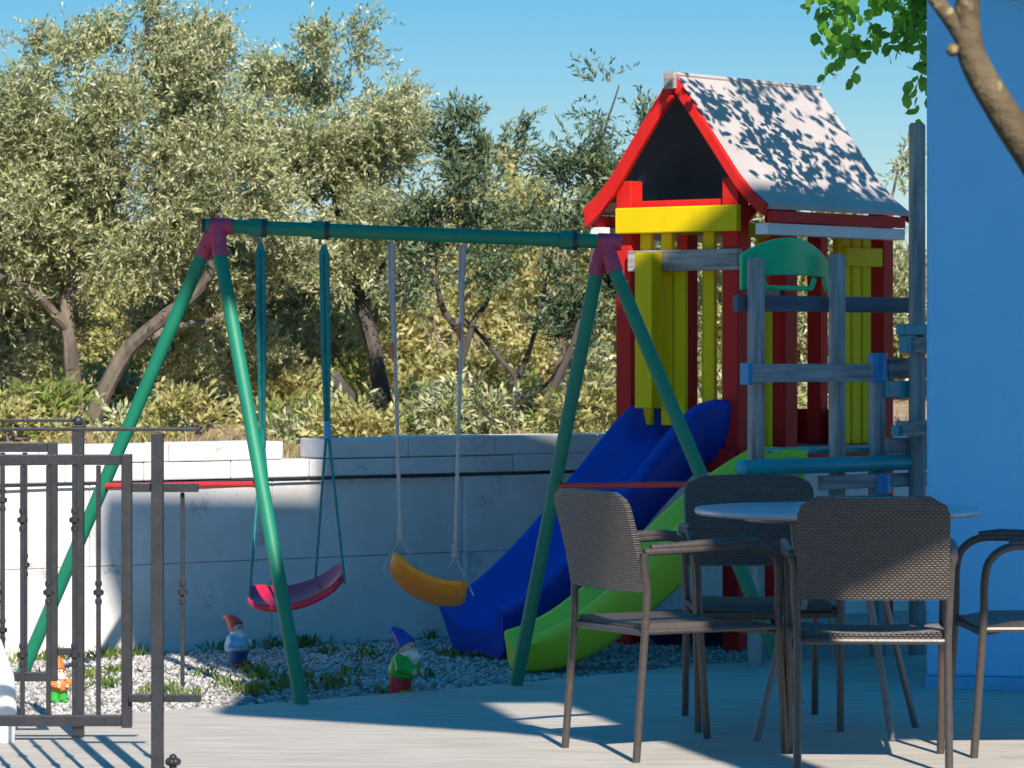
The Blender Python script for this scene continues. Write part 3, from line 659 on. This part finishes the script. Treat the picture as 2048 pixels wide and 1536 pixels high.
# rear side
for u in (.08, .17, -.2): pbox('slat', M_yellow, u-.03, u+.03, 1.16, 1.186, .90, 1.95)
pbox('rail', M_red, -.26, .26, 1.19, 1.23, 1.93, 2.0)
# roof
prof = [(0, 2.625), (.12, 2.475), (.25, 2.305), (.36, 2.160), (.44, 2.075), (.525, 2.012)]
for sg in (-1, 1):
    mb = MB(); v0, v1 = -.045, 1.115; nv_ = 6; th = .022; rows = []
    P_ = [(sg*u, z) for u, z in prof]; m_ = len(P_)
    for j in range(nv_+1):
        v = v0+(v1-v0)*j/nv_
        rows += [ph(u, v, z) for u, z in P_]+[ph(u, v, z-th) for u, z in P_]
    fs = []
    for j in range(nv_):
        for i in range(m_-1):
            a = j*2*m_+i; b = (j+1)*2*m_+i; fs.append((a, a+1, b+1, b)); fs.append((a+m_, b+m_, b+m_+1, a+m_+1))
        a = j*2*m_+m_-1; b = (j+1)*2*m_+m_-1; fs.append((a, a+m_, b+m_, b))
    for j in (0, nv_):
        for i in range(m_-1): a = j*2*m_+i; fs.append((a, a+1, a+1+m_, a+m_))
    mb.add(rows, fs); ro = mb.build('roof', M_white_roof, pr); shade(ro, 30); rs_ = Sub(ro, pr)
    # underside lining
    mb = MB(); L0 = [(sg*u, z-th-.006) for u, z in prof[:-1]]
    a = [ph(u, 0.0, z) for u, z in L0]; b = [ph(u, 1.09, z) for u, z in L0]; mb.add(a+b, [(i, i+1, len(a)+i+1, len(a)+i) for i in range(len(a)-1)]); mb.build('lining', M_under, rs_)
    # barge board following the curve, front and back
    for vv in (-.075, 1.12):
        mb = MB(); bw = .088 if sg < 0 else .055; o_ = []
        for (u, z) in prof: o_.append((sg*u, z+(.004 if vv < 0 else -.026)))
        inn = [(sg*(u-.012), z-bw) for u, z in prof]; inn[0] = (0, prof[0][1]-bw*1.25)
        a = [ph(u, vv, z) for u, z in o_]; b = [ph(u, vv, z) for u, z in inn]; c = [p+PV*.026 for p in a]; d = [p+PV*.026 for p in b]; k = len(a)
        vsx = a+b+c+d; fs = []
        for i in range(k-1):
            fs += [(i, i+1, k+i+1, k+i), (2*k+i, 3*k+i, 3*k+i+1, 2*k+i+1), (i, 2*k+i, 2*k+i+1, i+1), (k+i, k+i+1, 3*k+i+1, 3*k+i)]
        fs += [(0, k, 3*k, 2*k), (k-1, 3*k-1, 4*k-1, 2*k-1)]
        mb.add(vsx, fs); mb.build('barge_board', M_red, rs_, bevel=.003)
    s0, s1 = sorted((sg*.496, sg*.522))
    pbox('fascia', M_red, s0, s1, -.02, 1.09, 1.932, 1.984, .003, rs_)
    s0, s1 = sorted((sg*.442, sg*.512)); pbox('eave_beam', M_white, s0, s1, -.035, 1.10, 1.875, 1.928, .003, rs_)
pbox('ridge_end', M_greyh, -.032, .032, -.10, -.078, 2.555, 2.635)
mb = MB(); mb.tube([ph(0, -.05, 2.625), ph(0, 1.12, 2.625)], .012, 8); mb.build('ridge_cap', M_white_roof, pr)

# ================================================================== SLIDES
def slide(name, label, path, perp, wd, hts, m, endface=True, under=.09):
    r = Root(name, Vector((path[-1][0], path[-1][1], 0)), label, 'slide')
    pts = spline(path, 6); n_ = len(pts); hs_ = np.interp(np.linspace(0, 1, n_), np.linspace(0, 1, len(hts)), hts)
    perp = Vector(perp).normalized(); rings = []
    for i, p in enumerate(pts):
        t = (pts[min(i+1, n_-1)]-pts[max(i-1, 0)]).normalized(); nrm = perp.cross(t); nrm = -nrm if nrm.z < 0 else nrm
        h = hs_[i]; w2 = wd/2
        sec = [(-w2-.030, h-.03), (-w2-.022, h-.004), (-w2, h+.006), (-w2+.022, h-.004), (-w2+.045, h*.45), (-w2+.085, .02), (-w2+.15, .0), (0, -.006),
               (w2-.15, .0), (w2-.085, .02), (w2-.045, h*.45), (w2-.022, h-.004), (w2, h+.006), (w2+.022, h-.004), (w2+.030, h-.03),
               (w2+.012, h*.3), (w2-.02, -under*.7), (w2-.08, -under), (0, -under*.8), (-w2+.08, -under), (-w2+.02, -under*.7), (-w2-.012, h*.3)]
        q = [p+perp*a+nrm*b for a, b in sec]
        for v in q: v.z = max(v.z, -.028)
        rings.append(q)
    k = len(rings[0]); mb = MB(); fs = []
    for i in range(n_-1):
        for j in range(k): fs.append((i*k+j, i*k+(j+1) % k, (i+1)*k+(j+1) % k, (i+1)*k+j))
    fs.append(tuple(range(k))); fs.append(tuple(range((n_-1)*k, n_*k)))
    mb.add([v for q in rings for v in q], fs); o = mb.build('chute', m, r); shade(o, 55)
    return r, pts
dB = Vector((-.80, -.60, 0)); pB = Vector((.60, -.80, 0))
tB = ph(.03, -.02, 0); bB = P(948, 0, 15.60); LB_ = (Vector((bB.x, bB.y, 0))-tB)
dB = LB_.normalized(); pB = Vector((-dB.y, dB.x, 0)); LL = LB_.length
path = [tB-dB*.06+UPV*.93, tB+dB*.06+UPV*.925, tB+dB*LL*.28+UPV*.72, tB+dB*LL*.52+UPV*.45, tB+dB*LL*.74+UPV*.24, tB+dB*LL*.90+UPV*.135, tB+dB*LL+UPV*.105]
slide('slide', 'deep blue plastic slide running down from the playhouse deck', [tuple(p) for p in path], pB, .50, [.19, .17, .13, .125, .125, .12, .11], M_blue, under=.12)
tG = P(1560, 0, 15.26); tG.z = 0; bG = P(1032, 0, 14.98); bG.z = 0; dG = (bG-tG); LG = dG.length; dG.normalize(); pG = Vector((-dG.y, dG.x, 0))
path = [tG-dG*.05+UPV*.80, tG+dG*.05+UPV*.79, tG+dG*LG*.25+UPV*.63, tG+dG*LG*.5+UPV*.37, tG+dG*LG*.72+UPV*.17, tG+dG*LG*.88+UPV*.085, tG+dG*LG+UPV*.07]
slide('slide', 'lime green plastic slide coming off the grey wooden climbing frame', [tuple(p) for p in path], pG, .36, [.11, .12, .12, .12, .11, .09, .06], M_lime, under=.10)

# ================================================================== CLIMBING FRAME (grey posts)
g1, g2, g3, g4 = G(1512, 1332), G(1674, 1318), G(1754, 1310), G(1834, 1308)
cf = Root('climbing_frame', Vector((g2.x, g2.y, 0)), 'weathered grey wooden climbing frame with green plastic arch panel', 'climbing frame')
GR = .037
for p, px, ytop in ((g1, 1512, 515), (g2, 1673, 508), (g3, 1752, 706), (g4, 1833, 246)):
    q = P(px, ytop, p.y); p0 = Vector((p.x, p.y, -.03)); q = Vector((p.x, p.y, q.z))
    mb = MB(); mb.tube([p0, p0.lerp(q, .5), q-UPV*.012, q], [GR, GR, GR, GR*.75], 14); mb.build('post', M_grey, cf, smooth=True)
gd = (g3-g1); gd.z = 0; gd.normalize(); gn = Vector((gd.y, -gd.x, 0))
def zrow(p, y): return H+(YH-y)*p.y/F
def plank(name, m, px0, px1, y0, y1, ref, d, th=.028, off=0):
    """board along gd seen between columns px0 and px1, rows y0..y1, at the depth of post ref, off metres in front of it"""
    o = ref+gn*off
    def hit(px):
        k = (px-1024)/F; t = (k*o.y-o.x)/(gd.x-k*gd.y); return o+gd*t
    a, b = hit(px0), hit(px1); z0, z1 = zrow(a, y1), zrow(a, y0); z = (z0+z1)/2
    mb = MB(); mb.beam((a.x, a.y, z), (b.x, b.y, z), th, z1-z0); return mb.build(name, m, cf, bevel=.004)
plank('rail', M_greyh, 1497, 1742, 728, 765, g1, gd, .03, .056)
plank('rail', M_greyh, 1776, 1900, 716, 757, g3, gd, .03, .01); plank('rail', M_teal, 1772, 1900, 762, 795, g3, gd, .03, .05)
plank('rail', M_greyh, 1772, 1900, 876, 912, g3, gd, .03, .05)
plank('rail', mat('blue_grey_plank', (.11, .14, .17), .75, .25, 6, .4, 18, stretch=(.3, .3, 3.5)), 1470, 1835, 590, 622, g1, gd, .03, -.056)
plank('rail', M_greyh, 1640, 1900, 952, 980, g1, gd, .03, .05)
plank('plank', M_teal, 1560, 1900, 897, 906, g1, gd, .34, -.20)
plank('end_block', M_sky_pl, 1488, 1497, 726, 770, g1, gd, .05, .056)
def hitg(o, px):
    k = (px-1024)/F; t = (k*o.y-o.x)/(gd.x-k*gd.y); return o+gd*t
a, b = hitg(g1+gn*.06, 1478), hitg(g1+gn*.06, 1900); a.z = b.z = zrow(a, 936)
mb = MB(); mb.tube([a, a+gd*.01, b], [.020, .034, .034], 16); mb.build('pipe', M_teal, cf, smooth=True)
for (px, y0, y1, ref, off) in ((1755, 706, 764, g3, .0), (1763, 946, 986, g1, .055)):
    c = hitg(ref+gn*off, px); z0, z1 = zrow(c, y1), zrow(c, y0)
    mb = MB(); mb.tube([(c.x, c.y, z0), (c.x, c.y, z1)], GR*1.16, 14); mb.build('clamp', M_sky_pl, cf, smooth=True)
for (px0, px1, y0, y1) in ((1800, 1900, 648, 670), (1806, 1818, 670, 706), (1806, 1818, 842, 872), (1790, 1806, 852, 872)):
    plank('bracket', M_teal, px0, px1, y0, y1, g4, gd, .05, .045)
plank('step', M_greyh, 1818, 1900, 674, 706, g4, gd, .06, .05); plank('step', M_greyh, 1800, 1900, 842, 872, g4, gd, .06, .06)
# arched green plastic panel with hand slot
a, b = hitg(g1-gn*.075, 1484), hitg(g1-gn*.075, 1660)
Lp = (b-a).length; NU = 22; mb = MB(); zt = lambda y: zrow(g1, y)
front = []; 
def arch(t):                                  # top line of the panel in photo rows
    return 520-48*math.sin(math.pi*min(1, max(0, t*.96+.06)))**.8
cols = []
for i in range(NU+1):
    t = i/NU; bow = .05*math.sin(math.pi*t)
    base_ = a.lerp(b, t)-gn*(-bow)
    lowy = 580 if (t < .06 or t > .93) else 553-5*math.sin(math.pi*t)
    cols.append((base_, zt(arch(t)), zt(lowy)))
vs_ = []; fs = []; th = gn*.018
for (p, z1, z0) in cols:
    for z, o_ in ((z1, 0), (z0, 0), (z0, 1), (z1, 1)): vs_.append(Vector((p.x, p.y, z))-th*o_)
for i in range(NU):
    for j in range(4): fs.append((i*4+j, i*4+(j+1) % 4, (i+1)*4+(j+1) % 4, (i+1)*4+j))
fs += [(0, 1, 2, 3), tuple(NU*4+j for j in range(4))]
mb.add(vs_, fs); pn = mb.build('arch_panel', M_pgreen, cf, bevel=.005); shade(pn, 50)
mb = MB(); pts = []
for i in range(4, NU-4):
    p, z1, z0 = cols[i]; t = i/NU; y = 575 if 4 < i < NU-5 else 556
    pts.append(Vector((p.x, p.y, zt(y+4*math.sin(math.pi*t)-4)))-th*.5)
mb.tube(pts, .011, 10); mb.build('grip', M_pgreen, Sub(pn, cf), smooth=True)
# navy tub under the slides
c = G(1430, 1283); c = Vector((c.x+.05, c.y+.16, 0))
tb_ = Root('sandbox', c, 'navy blue plastic sandbox tub under the slides', 'sandbox')
mb = MB(); mb.lathe([(.32, -.028), (.36, .02), (.375, .10), (.39, .115), (.38, .125), (.35, .12), (.34, .05), (.01, .045)], c, 28, None, 1.0, .5); mb.build('tub', M_navy, tb_, smooth=True)

# ================================================================== GNOMES
def gnome(label, base, h, hat, coat, legs, shoes, lean, hatdir, rz):
    r = Root('garden_gnome', base, label, 'garden gnome', 'garden gnomes in the gravel', rz)
    k = h/.27
    def S(*a): return tuple(x*k for x in a)
    rot = Matrix.Rotation(lean, 3, 'Y')
    mb = MB()
    for s_ in (-1, 1): mb.ball(S(.018+.006, s_*.028, .014), .024*k, 10, None, (1.5, .85, .7))
    mb.build('shoe', shoes, r, True, smooth=True)
    mb = MB()
    for s_ in (-1, 1): mb.tube([S(-.004, s_*.026, .016), S(-.006, s_*.025, .05), S(-.002, s_*.018, .085)], [.027*k, .032*k, .038*k], 10)
    mb.build('trousers', legs, r, True, smooth=True)
    mb = MB(); mb.lathe([(q[0]*k, q[1]*k) for q in ((.040, .070), (.062, .085), (.066, .105), (.060, .130), (.046, .155), (.030, .172))], (0, 0, 0), 16, rot, .92, 1.0)
    for s_ in (-1, 1): mb.tube([rot @ Vector(S(0, s_*.042, .152)), rot @ Vector(S(.022, s_*.066, .120)), rot @ Vector(S(.056, s_*.036, .108))], [.020*k, .021*k, .015*k], 9)
    ct = mb.build('coat', coat, r, True, smooth=True)
    mb = MB()
    for s_ in (-1, 1): mb.ball(rot @ Vector(S(.064, s_*.028, .108)), .014*k, 8)
    o = mb.build('hand', M_skin, None, True, smooth=True); o.parent = ct
    mb = MB(); hc = rot @ Vector(S(.008, 0, .190)); mb.ball(hc, .036*k, 14, None, (.95, .95, 1.0)); mb.ball(hc+Vector(S(.036, 0, -.002)), .010*k, 8)
    for s_ in (-1, 1): mb.ball(hc+Vector(S(0, s_*.036, 0)), .010*k, 8)
    hd = mb.build('head', M_skin, r, True, smooth=True)
    mb = MB()
    for s_ in (-1, 1): mb.ball(hc+Vector(S(.032, s_*.013, .012)), .0045*k, 6)
    o = mb.build('eye', M_black, None, True); o.parent = hd
    mb = MB(); mb.tube([hc+Vector(S(.026, 0, -.014)), hc+Vector(S(.036, 0, -.034)), hc+Vector(S(.030, 0, -.066))], [.022*k, .026*k, .006*k], 10); mb.ball(hc+Vector(S(.008, 0, -.016)), .036*k, 12, None, (1, 1.0, .55))
    o = mb.build('beard', M_whitehair, None, True, smooth=True); o.parent = hd
    hx, hz_ = hatdir
    mb = MB(); mb.tube([hc+Vector(S(-.002, 0, .014)), hc+Vector(S(-.006+hx*.012, 0, .034)), hc+Vector(S(hx*.035, 0, .034+hz_*.03)), hc+Vector(S(hx*.062, 0, .034+hz_*.052)), hc+Vector(S(hx*.088, 0, .030+hz_*.05))], [.041*k, .036*k, .027*k, .016*k, .004*k], 14)
    mb.build('hat', hat, r, True, smooth=True)
    return r
C = lambda n_, c: mat('gnome_'+n_, c, .4, .15, 25)
gb = G(478, 1322); gb.z = -.028
gnome('garden gnome with red hat, light blue shirt and hands on belly near the wall', gb, .235, C('red', (.60, .05, .03)), C('light_blue', (.25, .48, .66)), C('dark_blue', (.02, .07, .22)), C('dark_red', (.30, .02, .02)), R(-8), (-1, .5), R(-35))
gb = G(803, 1380); gb.z = -.028
gnome('garden gnome with blue hat, bright green coat and red trousers', gb, .275, C('blue', (.01, .05, .40)), C('green', (.02, .38, .05)), C('red2', (.62, .03, .04)), C('yellow', (.62, .45, .03)), R(5), (-1, .7), R(-30))
gb = G(118, 1392); gb.z = -.028
gnome('garden gnome with orange hat and green trousers behind the iron gate', gb, .17, C('orange', (.70, .16, .02)), C('orange2', (.66, .20, .05)), C('green2', (.05, .45, .06)), C('green3', (.05, .30, .05)), 0, (-.4, 1), R(-60))

# ================================================================== TABLE AND CHAIRS
tc_ = P(1675, 0, 12.3); tc_.z = 0
t = Root('round_table', tc_, 'round pale grey terrace table between the wicker chairs', 'table')
mb = MB(); mb.lathe([(.44, .770), (.492, .772), (.502, .780), (.502, .790), (.496, .796), (.01, .7965)], tc_, 56); mb.build('table_top', M_table, t, smooth=True)
mb = MB(); mb.lathe([(.30, .752), (.33, .752), (.33, .769), (.30, .769)], tc_, 30); mb.build('apron', M_steel, t, smooth=True)
lo = [(-.30, -.22), (.17, -.22), (.30, .22), (-.17, .22)]
for (x, y) in lo:
    mb = MB(); mb.tube([tc_+Vector((x*.55, y*.55, .762)), tc_+Vector((x*.5, y*.5, .58)), tc_+Vector((x*.7, y*.7, .35)), tc_+Vector((x, y, 0))], .013, 10); mb.build('leg', M_steel, t, smooth=True)
mb = MB(); mb.tube([tc_+Vector((.165*math.cos(q), .16*math.sin(q), .57)) for q in [k*math.pi/12 for k in range(25)]], .009, 8); mb.build('ring', M_steel, t, smooth=True)
def sheet(name, rows, th, root, m):
    """rows: grid of points; a panel of thickness th with UVs in metres"""
    nu, nv = len(rows), len(rows[0]); vs_ = []; fs = []; nrm = []
    for i in range(nu):
        for j in range(nv):
            du = rows[min(i+1, nu-1)][j]-rows[max(i-1, 0)][j]; dv_ = rows[i][min(j+1, nv-1)]-rows[i][max(j-1, 0)]; nrm.append(du.cross(dv_).normalized())
    flat = [p for r_ in rows for p in r_]; k = len(flat)
    vs_ = [p+n_*th/2 for p, n_ in zip(flat, nrm)]+[p-n_*th/2 for p, n_ in zip(flat, nrm)]
    idd = lambda i, j: i*nv+j
    for i in range(nu-1):
        for j in range(nv-1): fs.append((idd(i, j), idd(i+1, j), idd(i+1, j+1), idd(i, j+1))); fs.append((k+idd(i, j), k+idd(i, j+1), k+idd(i+1, j+1), k+idd(i+1, j)))
    for i in range(nu-1):
        for j in (0, nv-1): fs.append((idd(i, j), idd(i+1, j), k+idd(i+1, j), k+idd(i, j)))
    for j in range(nv-1):
        for i in (0, nu-1): fs.append((idd(i, j), idd(i, j+1), k+idd(i, j+1), k+idd(i, j)))
    mb = MB(); mb.add(vs_, fs); o = mb.build(name, m, root, True)
    uvl = o.data.uv_layers.new(name='UVMap'); vv = o.data.vertices
    for l in o.data.loops:
        c = vv[l.vertex_index].co; uvl.data[l.index].uv = (c.x, c.z*1.0-(c.y if name == 'seat' else 0))
    shade(o, 50); return o
def make_chair(label):
    r = Root('wicker_armchair', (0, 0, 0), label, 'chair', 'wicker armchairs round the terrace table')
    hw = .245
    # backrest with rounded top corners
    rows = []; NZ = 12
    for i in range(NZ+1):
        tz = i/NZ; z = .555+(.885-.555)*tz; yb = -.245-.085*tz**1.15
        wv = hw-.004; rz_ = .065
        if z > .885-rz_: wv = hw-.004-rz_+math.sqrt(max(0, rz_**2-(z-(.885-rz_))**2))
        rows.append([Vector((wv*x, yb-.022*(1-x*x), z)) for x in [q/6-1 for q in range(13)]])
    sheet('backrest', rows, .024, r, M_weave)
    rows = []
    for i in range(11):
        ty = i/10; y = -.235+.475*ty; z = .437+.012*math.sin(math.pi*ty)*0+(.018*max(0, ty-.8)/.2*-1)
        rows.append([Vector(((hw-.012)*x, y, z-.012*(1-x*x))) for x in [q/5-1 for q in range(11)]])
    sheet('seat', rows, .030, r, M_weave)
    for s_ in (-1, 1):
        mb = MB(); mb.tube([(s_*(hw-.004), -.285, 0), (s_*(hw-.006), -.25, .43), (s_*hw, -.245, .56), (s_*(hw+.004), -.262, .66), (s_*(hw+.012), -.262, .685)], .0135, 10); mb.build('leg', M_tube, r, True, smooth=True)
        c = [(s_*(hw+.012), -.265, .688), (s_*(hw+.025), -.10, .694), (s_*(hw+.028), .08, .702), (s_*(hw+.026), .17, .698), (s_*(hw+.022), .225, .665), (s_*(hw+.018), .25, .60), (s_*(hw+.012), .255, .43), (s_*(hw+.008), .285, 0)]
        mb = MB(); mb.tube([tuple(p) for p in spline(c, 4)], .0135, 10); mb.build('leg', M_tube, r, True, smooth=True)
        mb = MB(); mb.tube([(s_*(hw+.014), -.24, .703), (s_*(hw+.027), -.08, .710), (s_*(hw+.029), .10, .717), (s_*(hw+.026), .17, .713)], [.010, .0145, .0145, .010], 10); mb.build('armrest', M_weave if False else M_tube, r, True, smooth=True)
        mb = MB(); mb.tube([(s_*(hw-.004), -.25, .425), (s_*(hw+.008), .255, .425)], .010, 8); mb.build('side_rail', M_tube, r, True, smooth=True)
    mb = MB(); mb.tube([(-hw, -.25, .42), (hw, -.25, .42)], .010, 8); mb.build('rear_rail', M_tube, r, True, smooth=True)
    mb = MB(); mb.tube([(-hw, .25, .41), (hw, .25, .41)], .010, 8); mb.build('front_rail', M_tube, r, True, smooth=True)
    return r.ob
def dup(root, label):
    c = root.copy(); COL.objects.link(c); c['label'] = label
    for ch in list(root.children):
        k = ch.copy(); COL.objects.link(k); k.parent = c
    return c
ch0 = make_chair('dark wicker armchair with its back to the terrace edge, lower back corner in sunlight')
def place(o, x, y, rz): o.location = (x, y, 0); o.rotation_euler = (0, 0, rz)
place(ch0, 1.165, 11.43, R(-3))
c = dup(ch0, 'dark wicker armchair pushed in between the slides and the table'); place(c, .895, 12.66, R(183))
c = dup(ch0, 'wicker armchair standing beside the foot of the lime slide, back in sun'); place(c, .545, 11.80, R(-62))
c = dup(ch0, 'dark wicker armchair against the pale blue house wall'); place(c, 1.80, 11.85, R(93))

# ================================================================== IRON GATE AND RAILINGS (left)
DG_ = 10.9
def gx(px, D=DG_): return (px-1024)/F*D
def gz(py, D=DG_): return H+(YH-py)*D/F
def bar(root, name, px0, px1, py0, py1, D, th=.026, bevel=.002, m=None):
    return MB().box(((gx(px0, D)+gx(px1, D))/2, D, (gz(py0, D)+gz(py1, D))/2), (gx(px1, D)-gx(px0, D), th, gz(py0, D)-gz(py1, D)), None).build(name, m or M_black, root, bevel=bevel)
def baluster(root, px, py0, py1, D, knobs, wpx=9):
    b = bar(root, 'baluster', px-wpx/2, px+wpx/2, py0, py1, D, wpx*D/F, .001); s_ = Sub(b, root)
    for ky in knobs:
        mb = MB()
        for dy, rr in ((-18, .011), (0, .0165), (18, .011)):
            mb.lathe([(.004, -.012), (rr, -.006), (rr, .006), (.004, .012)], (gx(px, D), D, gz(ky+dy, D)), 10)
        mb.build('knuckle', M_black, s_, smooth=True)
rg = Root('iron_gate', (gx(120), DG_, 0), 'black wrought iron gate leaf with knuckled bars standing ajar', 'gate')
bar(rg, 'top_rail', -420, 243, 909, 930, DG_); bar(rg, 'bottom_rail', -420, 243, 1430, 1452, DG_); bar(rg, 'stile', 243.5, 264, 908, 1455, DG_, .03)
for i, px in enumerate((197, 149, 97, 45, -7, -59, -111, -163, -215, -267, -319, -371)):
    baluster(rg, px, 931, 1429, DG_, ((1185,), (1040, 1310))[i % 2])
bar(rg, 'latch', 264.5, 302, 966, 984, DG_, .02); bar(rg, 'latch', 258, 302, 1388, 1404, DG_-.025, .02)
rr_ = Root('iron_railing', (gx(315), DG_-.02, 0), 'black iron railing post with thin handrail at the terrace edge', 'railing')
bar(rr_, 'post', 303, 327, 866, 700+(H)*F/(DG_-.02), DG_-.02, .036); bar(rr_, 'handrail', -500, 400, 855, 862, DG_-.02, .045)
bar(rr_, 'rail', 327.5, 397, 966, 984, DG_, .02); bar(rr_, 'rail', 327.5, 402, 1388, 1404, DG_, .02); baluster(rr_, 365, 985, 1372, DG_+.02, (1185,), 8)
DR = 12.2
rb_ = Root('iron_railing', (gx(155, DR), DR, 0), 'second black iron railing with ball topped post behind the gate', 'railing')
bar(rb_, 'post', 145, 168, 850, YH+H*F/DR, DR, .036)
mb = MB(); mb.ball((gx(156, DR), DR, gz(842, DR)), .018, 12); mb.build('finial', M_black, rb_, smooth=True)
bar(rb_, 'handrail', -500, 145, 838, 844, DR, .04); bar(rb_, 'rail', -500, 95, 886, 904, DR); bar(rb_, 'stile', 95.5, 115, 885, 1362, DR); bar(rb_, 'rail', -500, 95, 1344, 1362, DR); bar(rb_, 'hinge', 115.5, 144.5, 1296, 1310, DR, .016)
for i, px in enumerate((50, 5, -40, -85, -130, -175)): baluster(rb_, px, 905, 1343, DR, ((1130,), (1000, 1260))[i % 2])
gs = P(346, 1512, 10.95); gs0 = Vector((gs.x, gs.y, 0))
st_ = Root('gate_stop', gs0, 'small black iron gate stop with rosette top on the terrace', 'gate stop')
mb = MB(); mb.lathe([(.030, 0), (.030, .008), (.012, .014), (.012, .05)], gs0, 12); mb.build('base', M_black, st_, smooth=True)
mb = MB()
for k in range(7):
    q = k*2*math.pi/7; mb.ball(gs0+Vector((.014*math.cos(q), .014*math.sin(q), .062)), .012, 8)
mb.ball(gs0+Vector((0, 0, .074)), .013, 8); mb.build('rosette', M_black, st_, smooth=True)
# white plastic chair, only a front leg reaches into the frame
pc = G(12, 1484); x0, y0 = pc.x, pc.y
wc = Root('plastic_chair', (x0-.27, y0+.25, 0), 'white moulded plastic garden chair by the iron gate', 'chair')
def wp(x, y, z): return Vector((x0-.27+x, y0+.25+y, z))
M_wp = mat('white_moulded_plastic', (.76, .75, .73), .35, .05, 6)
for s_ in (-1, 1):
    mb = MB(); mb.tube([wp(s_*.27, -.25, 0), wp(s_*.276, -.25, .12), wp(s_*.262, -.24, .22), wp(s_*.215, -.22, .33), wp(s_*.14, -.19, .42)], [.030, .032, .036, .040, .036], 12); mb.build('leg', M_wp, wc, smooth=True)
    mb = MB(); mb.tube([wp(s_*.16, .28, 0), wp(s_*.15, .25, .2), wp(s_*.13, .22, .42)], [.022, .026, .034], 12); mb.build('leg', M_wp, wc, smooth=True)
    mb = MB(); mb.tube([wp(s_*.14, -.20, .40), wp(s_*.14, -.20, .58), wp(s_*.14, -.05, .63), wp(s_*.14, .16, .62), wp(s_*.14, .26, .60)], [.022, .022, .024, .022, .018], 10); mb.build('armrest', M_wp, wc, smooth=True)
rows = [[wp(.13*x, -.22+.46*i/8, .43-.02*(1-x*x)-.02*i/8) for x in [q/4-1 for q in range(9)]] for i in range(9)]
def sheetw(name, rows, th):
    sv = [[p-wc.matrix_world_off for p in r_] for r_ in rows]; return sheet(name, sv, th, wc, M_wp)
sheetw('seat', rows, .02)
rows = [[wp((.12-.03*(i/8)**3)*x, .23+.13*i/8+.02*(1-x*x), .43+.42*i/8) for x in [q/4-1 for q in range(9)]] for i in range(9)]
sheetw('backrest', rows, .016)
